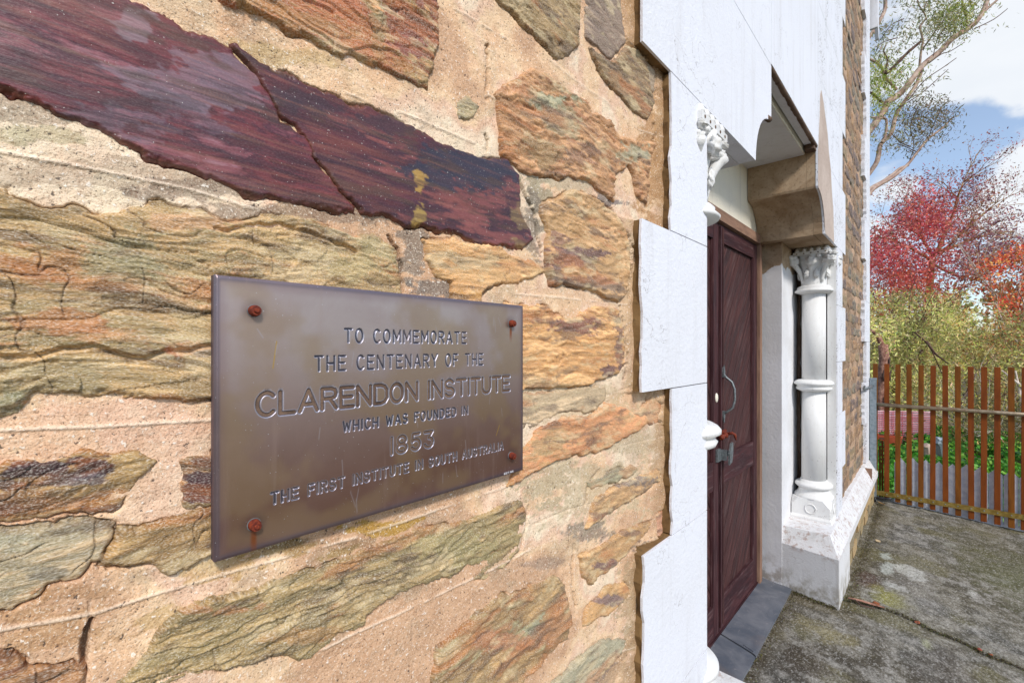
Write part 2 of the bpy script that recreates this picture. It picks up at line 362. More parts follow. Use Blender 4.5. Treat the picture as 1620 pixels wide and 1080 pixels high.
def mat_simple(name, c1, c2, sc=8, rough=.85, bd=.01):
    m = M(name, rough); v = m.vec('Object'); a = m.noise(v, sc, 6, .65); m.base(m.mix(m.ramp(a, .35, .65), lin(c1), lin(c2))); m.bump(a, bd); return m.m
MAT['earth'] = mat_simple('garden_earth', (72, 62, 44), (104, 98, 62), 3, .95, .03)
def mat_leaf(name, trans=.45):
    m = M(name, .55); c = m.attr(); c = m.mix(1.0, c, (1.45, 1.42, 1.40), 'MULTIPLY'); m.base(c); tr = m.n('ShaderNodeBsdfTranslucent'); m.l(c, tr.inputs[0]); ms = m.n('ShaderNodeMixShader'); ms.inputs[0].default_value = trans
    m.l(m.b.outputs[0], ms.inputs[1]); m.l(tr.outputs[0], ms.inputs[2]); m.l(ms.outputs[0], m.t.nodes['Material Output'].inputs[0]); return m.m
MAT['leaf'] = mat_leaf('leaf')
MAT['bark_gum'] = mat_simple('smooth_gum_bark', (150, 118, 104), (188, 166, 150), 5, .8, .01)
MAT['bark_dark'] = mat_simple('dark_gum_bark', (70, 48, 42), (104, 76, 64), 6, .85, .01)
MAT['bark_yellow'] = mat_simple('lichen_yellow_bark', (134, 96, 60), (168, 134, 84), 5, .85, .01)
MAT['bark_pale'] = mat_simple('pale_bark', (176, 160, 146), (214, 202, 190), 7, .85, .01)
MAT['bark_red'] = mat_simple('stringy_red_bark', (112, 70, 58), (176, 132, 112), 14, .9, .02)
MAT['net'] = mat_simple('pink_red_netting', (176, 70, 84), (200, 96, 104), 30, .6, 0)
MAT['pinkwall'] = mat_simple('pale_pink_sheeting', (206, 184, 192), (226, 208, 214), 4, .8, .002)
MAT['orange'] = mat_simple('orange_plastic', (170, 72, 44), (186, 88, 58), 4, .5, .001)

# ================================================================== BUILDING
YW, YS, YD = .503, .533, .895          # white front plane, stone plane, door plane
B = thing('stone_building', 'old rubble stone institute building with white painted doorway surround and timber doors', 'building', (2.7, .6, 0))
B.location = (0, 0, 0)

# ---- traced stones of the near wall (outline in photograph pixels -> metres on the wall)
S = []
def st(poly, pal, b=.006, relief=.0035, mat='stone', fz=9., fx=2.2, cracks=(), patches=(), terr=1.0, tilt=0):
    S.append(dict(poly=poly, pal=[lin(c) for c in pal], b=b, relief=relief, mat=mat, fz=fz, fx=fx, cracks=cracks, patches=patches, terr=terr, tilt=tilt))
PU = [(84, 34, 40), (108, 48, 52), (72, 30, 42), (122, 70, 76), (138, 104, 112)]
st([(-160, -260), (60, -160), (180, -30), (210, 0), (260, 25), (300, 50), (370, 75), (374, 92), (405, 122), (445, 192), (483, 212), (508, 262), (562, 328), (560, 338), (540, 335), (465, 317), (380, 310), (345, 290), (300, 275), (235, 247), (165, 215), (110, 192), (50, 160), (0, 137), (-160, 80)],
   PU, .007, .0011, 'slick', 14, 1.4, (), [(350, 130, 120, 34, (146, 130, 142), .45), (150, 190, 160, 30, (128, 108, 122), .4), (210, 40, 30, 26, (150, 138, 146), .5), (200, 165, 90, 12, (52, 40, 44), .45)])
st([(371, 76), (430, 107), (475, 125), (540, 150), (550, 162), (600, 180), (650, 202), (700, 225), (750, 247), (800, 250), (822, 275), (820, 330), (845, 380), (825, 397), (795, 390), (750, 385), (715, 372), (665, 357), (640, 362), (615, 345), (575, 341), (563, 331), (506, 264), (480, 213), (443, 193), (401, 124)],
   [(98, 46, 48), (80, 38, 46), (62, 32, 42), (118, 66, 62)], .009, .0012, 'slick', 14, 1.4, (),
   [(735, 270, 95, 42, (46, 46, 62), .85), (640, 200, 80, 18, (50, 42, 50), .6), (480, 160, 60, 26, (56, 46, 52), .5), (660, 296, 11, 20, (178, 140, 66), .9), (659, 340, 10, 22, (168, 138, 70), .9), (822, 340, 12, 40, (150, 124, 80), .7)])
st([(330, -90), (350, 0), (430, 35), (450, 50), (540, 95), (550, 85), (590, 102), (677, 145), (692, 65), (687, 0), (680, -90)],
   [(168, 140, 92), (172, 104, 66), (150, 128, 80), (186, 140, 88)], .010, .006, 'stone', 10, 2, (), [(640, 40, 52, 80, (136, 66, 54), .85), (510, 14, 46, 26, (196, 112, 78), .8), (595, 60, 14, 50, (160, 148, 104), .8), (480, 45, 50, 22, (178, 150, 104), .7)])
st([(770, -80), (780, 0), (820, 35), (840, 52), (880, 97), (917, 77), (912, 55), (916, 20), (914, -80)], [(142, 122, 78), (160, 138, 92), (118, 98, 62)], .008, .007, 'stone', 8, 3)
st([(922, -60), (925, 60), (965, 95), (990, 68), (982, 30), (980, -60)], [(140, 124, 108), (122, 104, 90), (158, 142, 122)], .006, .003)
st([(928, 72), (948, 120), (985, 165), (1022, 190), (1032, 165), (1020, 105), (1008, 80), (992, 76), (965, 97)], [(136, 108, 66), (150, 118, 72), (116, 94, 60), (150, 132, 92)], .008, .006)
st([(780, 150), (800, 128), (830, 117), (840, 107), (868, 120), (895, 145), (925, 155), (935, 180), (965, 190), (980, 220), (1035, 227), (1022, 280), (1022, 325), (1005, 310), (1000, 280), (992, 260), (967, 280), (970, 320), (940, 300), (915, 285), (870, 280), (825, 272), (792, 245), (785, 195)],
   [(182, 132, 78), (160, 116, 66), (196, 152, 102), (150, 104, 62)], .010, .008, 'stone', 6, 4, (), [(850, 160, 44, 12, (168, 172, 138), .8), (880, 190, 26, 40, (164, 164, 130), .5), (1000, 245, 26, 14, (166, 172, 142), .7), (820, 150, 20, 14, (196, 132, 86), .7), (850, 235, 40, 24, (136, 112, 64), .6), (915, 245, 24, 14, (120, 82, 62), .6)])
st([(858, 318), (905, 303), (930, 312), (970, 335), (992, 375), (995, 415), (987, 460), (975, 477), (925, 460), (870, 450), (860, 415), (862, 370), (850, 335)],
   [(190, 154, 100), (176, 138, 84), (206, 170, 120), (150, 122, 86)], .010, .006, 'stone', 7, 4, (), [(905, 408, 46, 14, (104, 68, 66), .9), (880, 380, 16, 10, (140, 96, 84), .7), (925, 452, 46, 12, (92, 74, 70), .7), (870, 440, 18, 14, (110, 84, 72), .7)])
st([(670, 380), (720, 375), (780, 390), (840, 415), (860, 430), (830, 445), (780, 450), (762, 465), (760, 500), (720, 500), (715, 445), (690, 435), (675, 410)], [(210, 170, 108), (196, 150, 88), (222, 190, 134)], .006, .004, 'stone', 8, 3, (), [(745, 468, 30, 8, (206, 146, 60), .8)])
st([(800, 480), (865, 485), (878, 500), (912, 502), (925, 484), (975, 487), (985, 520), (985, 575), (974, 590), (950, 602), (890, 615), (800, 622)], [(206, 158, 88), (190, 138, 70), (222, 180, 116), (168, 118, 62)], .010, .004, 'stone', 22, 2.4, (),
   [(900, 515, 44, 12, (132, 76, 60), .9), (960, 590, 18, 12, (104, 62, 62), .9), (976, 540, 8, 40, (110, 74, 66), .8), (850, 508, 18, 7, (140, 84, 58), .7)])
st([(-160, 290), (0, 295), (25, 310), (75, 325), (150, 340), (240, 322), (320, 325), (350, 345), (430, 345), (495, 350), (540, 365), (622, 385), (632, 460), (640, 500), (560, 570), (400, 640), (335, 637), (260, 635), (190, 630), (130, 632), (60, 632), (30, 655), (0, 662), (-160, 700)],
   [(168, 146, 96), (188, 160, 108), (150, 136, 94), (184, 140, 92)], .006, .006, 'stone', 9, 2.2, [[(-160, 572), (0, 560), (100, 552), (180, 556), (250, 562), (340, 556)], [(340, 372), (440, 350), (500, 380), (560, 395)]],
   [(70, 420, 60, 30, (188, 130, 80), .7), (200, 420, 60, 50, (154, 148, 110), .6), (100, 500, 70, 26, (190, 120, 70), .6), (280, 352, 60, 12, (206, 158, 112), .8), (290, 480, 40, 60, (206, 182, 132), .5), (290, 552, 44, 12, (190, 118, 78), .8), (300, 600, 60, 20, (150, 124, 84), .6), (80, 600, 110, 26, (168, 150, 108), .7), (20, 640, 30, 18, (140, 140, 106), .7), (40, 340, 60, 14, (150, 124, 84), .7), (560, 420, 50, 30, (190, 172, 120), .6), (320, 558, 22, 5, (96, 66, 74), .9)])
st([(-160, 730), (0, 737), (10, 735), (60, 740), (115, 727), (130, 712), (215, 712), (248, 730), (212, 750), (200, 780), (186, 818), (100, 812), (0, 824), (-160, 840)], [(186, 160, 104), (168, 140, 86), (150, 130, 84), (202, 170, 116)], .004, .005, 'stone', 9, 2, (),
   [(60, 742, 56, 12, (70, 44, 54), .95), (140, 736, 30, 14, (64, 34, 42), .95), (120, 758, 60, 9, (118, 104, 108), .8), (20, 765, 34, 8, (84, 56, 56), .8), (150, 805, 50, 9, (96, 78, 70), .8), (10, 805, 22, 8, (80, 58, 52), .8)])
st([(277, 727), (300, 715), (335, 712), (380, 712), (380, 800), (335, 797), (300, 797), (290, 770), (280, 750)], [(160, 146, 104), (150, 128, 90), (180, 140, 96)], .004, .004, 'stone', 9, 3, (), [(318, 772, 26, 22, (74, 44, 56), .95), (325, 730, 20, 8, (110, 80, 80), .7)])
st([(190, 835), (225, 830), (300, 810), (335, 797), (400, 790), (400, 880), (335, 877), (265, 915), (240, 890), (165, 890)], [(160, 134, 82), (144, 118, 70), (180, 152, 98)], .006, .005, 'stone', 9, 3, (), [(280, 905, 30, 8, (110, 80, 48), .8), (330, 860, 14, 12, (90, 62, 46), .7)])
st([(-160, 830), (0, 827), (100, 819), (187, 824), (183, 850), (160, 885), (142, 884), (128, 910), (75, 925), (50, 950), (0, 965), (-160, 990)], [(170, 162, 130), (156, 150, 122), (184, 166, 130)], .003, .003, 'stone', 3, 3, (), [(60, 905, 60, 16, (130, 122, 104), .7), (20, 860, 60, 20, (176, 172, 144), .5)])
st([(150, 1140), (185, 1075), (215, 1050), (232, 1010), (250, 990), (295, 965), (370, 940), (450, 912), (500, 900), (575, 870), (650, 840), (720, 825), (780, 805), (825, 790), (834, 810), (825, 840), (820, 870), (795, 895), (770, 915), (750, 912), (762, 897), (740, 890), (715, 910), (650, 930), (600, 960), (575, 970), (577, 985), (540, 1000), (500, 1030), (490, 1040), (430, 1040), (350, 1055), (270, 1082), (250, 1140)],
   [(150, 136, 88), (136, 124, 80), (168, 148, 98), (120, 108, 72)], .006, .008, 'stone', 7, 3, (), [(330, 960, 90, 9, (186, 134, 88), .8), (480, 1000, 60, 10, (180, 138, 86), .7), (600, 862, 50, 8, (176, 126, 90), .6), (700, 860, 70, 26, (158, 146, 96), .6)])
st([(680, 1140), (682, 1080), (690, 1020), (700, 1015), (740, 980), (780, 945), (820, 940), (875, 907), (895, 930), (904, 975), (895, 1010), (850, 1050), (815, 1080), (790, 1140)], [(156, 132, 84), (168, 138, 84), (134, 108, 64), (150, 146, 108)], .008, .008, 'stone', 8, 3, (), [(850, 990, 26, 20, (166, 170, 140), .7), (790, 1010, 40, 16, (186, 122, 80), .7), (870, 1000, 22, 26, (140, 104, 56), .6)])
st([(800, 770), (827, 705), (845, 682), (890, 660), (930, 660), (960, 637), (995, 650), (1020, 658), (1026, 667), (995, 690), (950, 712), (890, 725), (840, 748), (822, 766)], [(200, 160, 104), (212, 150, 96), (184, 146, 92)], .008, .003, 'stone', 10, 3, (), [(960, 690, 50, 18, (212, 146, 92), .7), (860, 700, 26, 14, (176, 150, 100), .6)])
st([(800, 624), (827, 622), (920, 612), (958, 612), (958, 634), (930, 652), (890, 650), (850, 673), (800, 682)], [(190, 172, 136), (176, 160, 128), (204, 184, 148)], .003, .0014, 'stone', 5, 4)
st([(922, 760), (960, 748), (1000, 735), (1010, 742), (990, 757), (935, 778)], [(164, 166, 134), (178, 174, 142)], .004, .003)
st([(925, 834), (932, 800), (942, 785), (980, 765), (1040, 742), (1041, 760), (1020, 775), (970, 807)], [(190, 156, 102), (170, 134, 84), (200, 168, 116)], .010, .004, 'stone', 9, 3, (), [(1005, 762, 34, 8, (116, 106, 104), .8), (950, 815, 26, 6, (110, 74, 60), .7)])
st([(917, 880), (950, 860), (980, 840), (1030, 822), (1012, 850), (985, 880), (935, 925), (920, 912)], [(182, 148, 92), (164, 128, 76), (200, 164, 108)], .010, .005, 'stone', 9, 3, (), [(955, 892, 26, 7, (104, 70, 72), .85), (1000, 842, 26, 5, (120, 84, 66), .7)])
st([(922, 990), (926, 965), (950, 935), (986, 916), (992, 935), (970, 965)], [(182, 144, 84), (196, 156, 100)], .009, .004, 'stone', 9, 3, (), [(955, 948, 24, 7, (116, 90, 96), .8)])
st([(868, 1140), (874, 1082), (915, 1040), (950, 1008), (990, 1010), (980, 1035), (945, 1072), (930, 1140)], [(150, 152, 128), (164, 162, 136), (128, 128, 108)], .006, .005)
st([(722, 192), (726, 168), (740, 152), (755, 170), (750, 185)], [(164, 162, 128), (178, 160, 118)], .003, .003)
st([(-160, 1035), (0, 1043), (70, 1050), (130, 1060), (140, 1140), (-160, 1140)], [(150, 100, 66), (176, 132, 84), (130, 92, 62)], .004, .004)
st([(1008, 100), (1018, 95), (1036, 110), (1034, 150), (1024, 140)], [(166, 152, 130), (150, 136, 116)], .004, .003)
st([(1000, 655), (1032, 628), (1046, 640), (1040, 668), (1030, 672)], [(196, 156, 112), (184, 148, 110)], .003, .002)
st([(1036, 815), (1060, 790), (1062, 830), (1040, 850)], [(196, 146, 116), (180, 136, 106)], .003, .003)

PLQ = dict(x0=0, x1=0, z0=0, z1=0)
px0, pzt = uvxz(338, 434, .515); px1, pzt2 = uvxz(826, 484, .515); _, pzb = uvxz(338, 888, .515); _, pzb2 = uvxz(826, 743, .515)
PLQ = dict(x0=float(px0), x1=float(px1), z1=float((pzt+pzt2)/2), z0=float((pzb+pzb2)/2))

STEP = 1.8
def px_grid(xa, xb, ya, yb, step=STEP):
    X, Y = np.meshgrid(np.arange(xa, xb+step, step), np.arange(ya, yb+step, step))
    return X, Y
for s in S:
    P = np.array(s['poly'], float); x, z = uvxz(P[:, 0], P[:, 1], YS); s['P'] = np.stack([x, z], 1)
def outline_noise(x, z, sd):
    return (fbm(x*26, z*26, sd, 5, .6)-.5)*.020+(fbm(x*190, z*190, sd+3, 3)-.5)*.0035
def palcol(pal, n):
    k = len(pal)-1; t = np.clip((n-.5)*3.6+.5, 0, .999)*k; i = np.floor(t).astype(int); f = ss(0, 1, t-i)[..., None]; A = np.array(pal)
    return A[i]*(1-f)+A[np.minimum(i+1, k)]*f
def apply_patches(c, X, Y, x, z, patches, sd):
    nz = (fbm(x*12, z*50, sd+50, 5, .6)-.5)*2.3+(fbm(x*90, z*160, sd+60, 3)-.5)*1.3
    for (cx, cy, rx, ry, colr, a) in patches:
        d = np.sqrt(((X-cx)/rx)**2+((Y-cy)/ry)**2)+nz
        w = (ss(1.1, .82, d)*a)[..., None]; c = c*(1-w)+lin(colr)*w
    return c
wall = None
# mortar bed: radiating grid, fine where the photograph looks, coarse beyond
cols = np.concatenate([[-4.0, -2.4, -1.2, -.6, -.3], uvxz(np.arange(-120, 1068, STEP), 0*np.arange(-120, 1068, STEP)+HZ, YS)[0]])
cols = np.unique(cols); Mx = cols
zmax = np.maximum((Mx*CT+YS*ST), .30)/720.0*560.0
tf = np.linspace(-1, 1, int(1120/STEP)); 
zz = np.outer(tf, zmax)
lo = np.array([0, .25, .5, .75])[:, None]; bot = -EYE-.1; top = 4.4
zl = bot+(zz[0][None, :]-bot)*lo; zu = zz[-1][None, :]+(top-zz[-1][None, :])*np.array([.1, .25, .5, .75, 1])[:, None]
GZ = np.concatenate([zl, zz, zu]); GX = np.tile(Mx, (GZ.shape[0], 1))
PXg, PYg = proj(GX, YS, GZ)
mh = (fbm(GX*9, GZ*9, 5, 5)-.5)*.006+(fbm(GX*70, GZ*70, 9, 4, .6)-.5)*.0022
msd = np.full(GX.shape, -1.0)
for k, s in enumerate(S):
    x0, z0 = s['P'].min(0)-.03; x1, z1 = s['P'].max(0)+.03
    m = (GX > x0) & (GX < x1) & (GZ > z0) & (GZ < z1)
    if m.any():
        d = poly_sdf(GX[m], GZ[m], s['P'])+outline_noise(GX[m], GZ[m], 100+k); msd[m] = np.maximum(msd[m], d)
# crevice between stone and mortar, open only in places
cre = ss(.55, .70, fbm(GX*13, GZ*13, 31, 4)); mh -= cre*.012*np.exp(-(np.clip(msd+.0005, -.05, .05)/.0016)**2)
RID = [([(560, 40), (640, 80), (770, 150), (850, 190), (930, 260), (1060, 420)][2:4], 1), ([(870, 95), (900, 120), (965, 165), (1010, 205), (1055, 222)], 1), ([(540, 145), (640, 180), (700, 205), (765, 232)], 1),
       ([(700, 340), (705, 300)], 1), ([(765, 0), (772, 230)], -1), ([(720, 15), (800, 60)], 1), ([(815, 465), (880, 470), (990, 482)], 1), ([(827, 662), (900, 650), (1000, 610)], -1),
       ([(822, 752), (900, 728), (960, 712), (1044, 690)], -1), ([(845, 740), (848, 820)], -1), ([(500, 1030), (560, 1000), (640, 965), (745, 915), (840, 868)], 1), ([(905, 850), (907, 985)], -1), ([(652, 980), (656, 1080)], -1),
       ([(845, 830), (900, 805), (1000, 780), (1050, 755)], -1), ([(0, 240), (120, 262), (300, 300), (400, 330)], 1), ([(0, 680), (160, 674), (335, 664)], 1), ([(0, 995), (150, 968), (330, 915), (560, 850), (800, 770)], 1), ([(143, 900), (143, 1000), (138, 1080)], -1), ([(852, 780), (860, 860)], -1), ([(880, 1080), (1000, 1020)], 1)]
rid = np.zeros(GX.shape); crk = np.zeros(GX.shape)
for pts in ([(1034, 150), (1030, 180), (1033, 215), (1026, 240), (1027, 262), (1021, 300), (1021, 328)], [(772, 72), (771, 110), (770, 160)], [(770, 215), (771, 238)], [(824, 288), (832, 310), (846, 340), (848, 372), (856, 400)], [(918, 305), (945, 318), (968, 332), (986, 362), (999, 396), (995, 440), (991, 470)],
            [(612, 372), (626, 392), (635, 420), (636, 462)], [(980, 484), (986, 512), (990, 560), (986, 600)], [(1022, 628), (1029, 652), (1044, 672)], [(836, 800), (832, 836), (822, 872), (800, 896)], [(1016, 60), (1030, 75), (1050, 96)], [(143, 985), (140, 1012), (136, 1060)], [(188, 842), (176, 862), (164, 884)], [(925, 800), (930, 770), (946, 744)], [(908, 860), (905, 910), (910, 960)], [(1030, 822), (1012, 850), (1004, 890)]):
    q = [uvxz(a, b, YS) for a, b in pts]; q = [(float(a), float(b)) for a, b in q]
    m = (PXg > min(p[0] for p in pts)-12) & (PXg < max(p[0] for p in pts)+12) & (PYg > min(p[1] for p in pts)-12) & (PYg < max(p[1] for p in pts)+12)
    d = line_dist(GX[m]+(fbm(GX[m]*60, GZ[m]*60, 47, 3)-.5)*.010, GZ[m]+(fbm(GX[m]*60, GZ[m]*60, 48, 3)-.5)*.010, q); w = ss(.0034, .0008, d); mh[m] -= .011*w; crk[m] = np.maximum(crk[m], w)
for pts, sg in RID:
    q = [uvxz(a, b, YS) for a, b in pts]; q = [(float(a), float(b)) for a, b in q]
    m = (PXg > min(p[0] for p in pts)-25) & (PXg < max(p[0] for p in pts)+25) & (PYg > min(p[1] for p in pts)-25) & (PYg < max(p[1] for p in pts)+25)
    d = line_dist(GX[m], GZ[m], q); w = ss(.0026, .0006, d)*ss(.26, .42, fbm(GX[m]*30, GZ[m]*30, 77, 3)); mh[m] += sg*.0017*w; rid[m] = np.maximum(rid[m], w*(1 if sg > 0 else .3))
mc = palcol([lin(c) for c in ((200, 158, 124), (218, 176, 138), (224, 188, 150), (220, 180, 150), (232, 202, 172))], fbm(GX*7, GZ*7, 3, 5))
pt = ss(.58, .70, fbm(GX*11+5, GZ*15, 41, 6, .65))[..., None]*.38; mc = mc*(1-pt)+lin((150, 132, 108))*pt; mc = np.minimum(mc*np.array((.97, 1.02, 1.05))*(1.02+.2*fbm(GX*60, GZ*60, 4, 3))[..., None], .85)
MP = [(60, 700, 330, 60, (224, 180, 150), .5), (240, 770, 60, 70, (230, 194, 164), .6), (200, 275, 330, 22, (160, 138, 116), .5), (500, 335, 150, 16, (140, 122, 106), .7), (350, 300, 120, 14, (120, 104, 92), .6), (40, 175, 110, 18, (140, 124, 106), .6),
      (350, 905, 60, 22, (176, 138, 52), .5), (600, 835, 60, 13, (178, 138, 44), .8), (480, 868, 90, 14, (150, 124, 62), .6), (520, 860, 140, 9, (110, 92, 62), .5), (280, 975, 70, 20, (180, 150, 90), .5),
      (655, 400, 22, 50, (140, 126, 112), .85), (690, 455, 40, 16, (120, 112, 104), .8), (850, 300, 22, 60, (160, 150, 124), .85), (840, 350, 14, 60, (120, 110, 100), .7), (400, 90, 190, 18, (176, 150, 96), .5), (960, 320, 20, 10, (110, 106, 110), .8),
      (890, 290, 40, 12, (178, 168, 144), .7), (930, 780, 90, 50, (196, 178, 144), .7), (870, 760, 40, 50, (190, 172, 140), .8), (1000, 700, 60, 30, (190, 172, 140), .7), (900, 640, 90, 30, (196, 174, 136), .6), (930, 840, 40, 14, (130, 120, 108), .7), (860, 890, 30, 10, (150, 130, 116), .5),
      (80, 985, 110, 40, (186, 146, 104), .6), (110, 935, 70, 14, (170, 128, 88), .5), (900, 470, 80, 14, (226, 190, 152), .6), (1040, 250, 26, 120, (178, 132, 84), .8), (1035, 100, 40, 40, (150, 128, 104), .7), (1010, 20, 20, 60, (190, 150, 104), .7), (1030, 870, 40, 20, (116, 100, 88), .8),
      (1010, 960, 30, 90, (168, 148, 116), .7), (1050, 700, 20, 100, (186, 150, 112), .6), (960, 1050, 40, 40, (180, 150, 118), .7), (930, 1060, 30, 30, (120, 108, 104), .6), (40, 215, 70, 14, (178, 168, 130), .6)]
mc = apply_patches(mc, PXg, PYg, GX, GZ, MP, 900)
mc = mc*(1-.6*crk[..., None])+lin((72, 52, 40))*.6*crk[..., None]
xe_ = np.full(GX.shape, 1.16)
for za_, zb__, xl_ in ((-1.72, -1.335, 1.005), (-1.335, -.915, 1.165), (-.915, -.495, 1.005), (-.495, -.108, 1.165), (-.108, .305, .996), (.305, .722, 1.158), (.722, 1.196, 1.0)): xe_[(GZ >= za_) & (GZ < zb__)] = xl_
fil = ss(.075, .0, xe_-GX+(fbm(GX*22, GZ*22, 45, 4)-.5)*.05)*(msd < .0); mh += .008*fil*(.6+.6*fbm(GX*40, GZ*40, 46, 3)); mc = mc*(1-.55*fil[..., None])+lin((164, 132, 94))*.55*fil[..., None]
# ruled pointing lines in a paler colour, strongest on the raised ones
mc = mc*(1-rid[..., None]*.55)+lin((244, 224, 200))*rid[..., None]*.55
cellrng = np.ones(GX.shape, bool)
keep = msd < .012
inpl = (GX > PLQ['x0']+.02) & (GX < PLQ['x1']-.02) & (GZ > PLQ['z0']+.02) & (GZ < PLQ['z1']-.02); keep &= ~inpl
V = np.stack([GX.ravel(), (YS-mh).ravel(), GZ.ravel()+EYE], 1)
F = grid_faces(*GX.shape, keep.ravel())
V, F, cc = compact(V, F, mc.reshape(-1, 3))
wall = link('mortar_wall', npmesh('mortar_wall', V, F, cc), MAT['mortar'], B)

for k, s in enumerate(S):
    P = np.array(s['poly'], float); m = 14
    X, Y = px_grid(max(P[:, 0].min()-m, -165), min(P[:, 0].max()+m, 1068), P[:, 1].min()-m, P[:, 1].max()+m)
    x, z = uvxz(X, Y, YS); sd = poly_sdf(x, z, s['P'])+outline_noise(x, z, 100+k)
    q = 10*k+1; sl_k = s['mat'] == 'slick'; wa = .25 if sl_k else .6; wx = x+(fbm(x*8, z*8, q, 3)-.5)*.08*wa; wz = z+(fbm(x*5, z*5, q+1, 4)-.5)*.055*wa
    n = fbm(wx*s['fx']*4, wz*s['fz']*4, q+2, 5, .55); T = 7*s['terr']; t = n*T; fr = t-np.floor(t); step = (np.floor(t)+ss(.0, .35, fr))/T
    n2 = fbm(wx*45, wz*150, q+4, 4, .6); n3 = fbm(x*7, z*9, q+5, 3)
    rel = s['relief']*.56
    h = s['b']*(.62 if sl_k else .75)+(step-.5)*rel*1.5+(n-.5)*rel*.9+(n3-.5)*rel*1.2+(n2-.5)*rel*(.2 if sl_k else .45)
    # thin flakes lying along the bedding, each a sharp little step
    f2 = fbm(wx*24+.6*fbm(wx*60, wz*60, q+11, 2), wz*120, q+8, 5, .6); ft = f2*9+wz*130; fl_ = f2+(ss(0, .25, ft-np.floor(ft))-(ft-np.floor(ft)))/7
    f3 = fbm(wx*70, wz*150, q+14, 3, .6); ft3 = f3*5; fl3 = (np.floor(ft3)+ss(0, .25, ft3-np.floor(ft3)))/5
    am = ss(.38, .62, fbm(x*11, z*19, q+15, 3)); am2 = ss(.40, .6, fbm(x*16+3, z*16, q+16, 3))
    # tilted broken facets, each its own plane
    fa = fbm(wx*13, wz*34, q+17, 2)*5+wz*55; fi = np.floor(fa); ta = (_h(fi, fi*0, q)-.5); h += rel*(0 if sl_k else .8)*(ta+(fa-fi-.5)*.8*np.sign(ta))
    h += (fl_-.5)*rel*(.5 if sl_k else 1.5)*(.25+am)+(fl3-.5)*rel*(.1 if sl_k else .7)*(.2+am2)
    # hairline fractures
    rg = fbm(wx*9, wz*17, q+18, 4, .55)*3+wz*34; rg = np.abs(rg-np.round(rg)); rg2 = fbm(x*14+2, z*9, q+19, 4, .6)*2.5+x*14+z*5; rg2 = np.abs(rg2-np.round(rg2)); ckm = np.maximum(ss(.045, .012, rg)*ss(.42, .6, fbm(x*17, z*17, q+24, 3)), ss(.030, .008, rg2)*ss(.56, .66, fbm(x*19, z*19, q+25, 3))); ckm = ckm*(0 if sl_k else 1); h -= .0020*ckm
    ew = .002+.007*fbm(x*30, z*30, q+6, 2)
    h = np.where(sd > 0, h*ss(-.001, 1, np.clip(sd/ew, 0, 1)+.25), h*.16)-np.clip(-sd, 0, .02)*3.0
    for cr in s['cracks']:
        cq = [uvxz(a, b, YS) for a, b in cr]; d = line_dist(x, z+(fbm(x*30, z*3, q+7, 3)-.5)*.02, [(float(a), float(b)) for a, b in cq]); h -= .006*ss(.004, .0005, d)
    c = palcol(s['pal'], .40*fbm(wx*9, wz*44, q+9, 5, .6)+.35*fbm(wx*4, wz*9, q+10, 4)+.25*(f2*1.6-.3)); c = c*(np.array((1.1, 1.02, 1.04)) if sl_k else np.array((1.27, 1.12, 1.02)))*(.56+.84*fl_)[..., None]
    if not sl_k: gl = c.mean(-1, keepdims=True); c = gl*np.array((1.16, .98, .72))*.12+c*.88
    c = apply_patches(c, X, Y, x, z, s['patches'], q+20)
    stn = ss(.56, .70, fbm(wx*7, wz*34, q+12, 5, .62)); sk_a = .55 if s['mat'] == 'stone' else .2; c = c*(1-sk_a*stn[..., None])+lin((188, 112, 52) if s['mat'] == 'stone' else (150, 84, 60))*sk_a*stn[..., None]
    dk = ss(.58, .72, fbm(wx*12, wz*60, q+13, 5, .65)); c = c*(1-.60*dk[..., None])+lin((84, 60, 46))*.60*dk[..., None]
    dk = ckm*.45; c = c*(1-dk[..., None])+lin((78, 60, 46))*dk[..., None]
    pl_ = ss(.58, .68, fbm(wx*16+9, wz*52, q+21, 5, .65)); c = c*(1-(.0 if sl_k else .45)*pl_[..., None])+lin((226, 204, 158))*((.0 if sl_k else .45)*pl_)[..., None]
    if sl_k:
        sk = ss(.56, .66, fbm(x*5, z*150+fbm(x*9, z*9, q, 2)*3, q+22, 4, .6)); c = c*(1-.5*sk[..., None])+lin((52, 26, 34))*.5*sk[..., None]; sk = ss(.60, .68, fbm(x*7+4, z*190, q+23, 4, .6)); c = c*(1-.22*sk[..., None])+lin((158, 104, 84))*.22*sk[..., None]
    # browner rim along the outline of the stone
    rim = (ss(.005, .0, sd)*.22)[..., None]; c = c*(1-rim)+lin((132, 92, 48))*rim
    kp = (sd > -.007) & ~((x > PLQ['x0']+.02) & (x < PLQ['x1']-.02) & (z > PLQ['z0']+.02) & (z < PLQ['z1']-.02))
    if not kp.any(): continue
    V = np.stack([x.ravel(), (YS-h).ravel(), z.ravel()+EYE], 1); F = grid_faces(*x.shape, kp.ravel())
    V, F, cc, uv = compact(V, F, c.reshape(-1, 3), np.stack([wx.ravel(), wz.ravel()], 1))
    link('stone', npmesh('stone', V, F, cc, uv), MAT[s['mat']], wall)

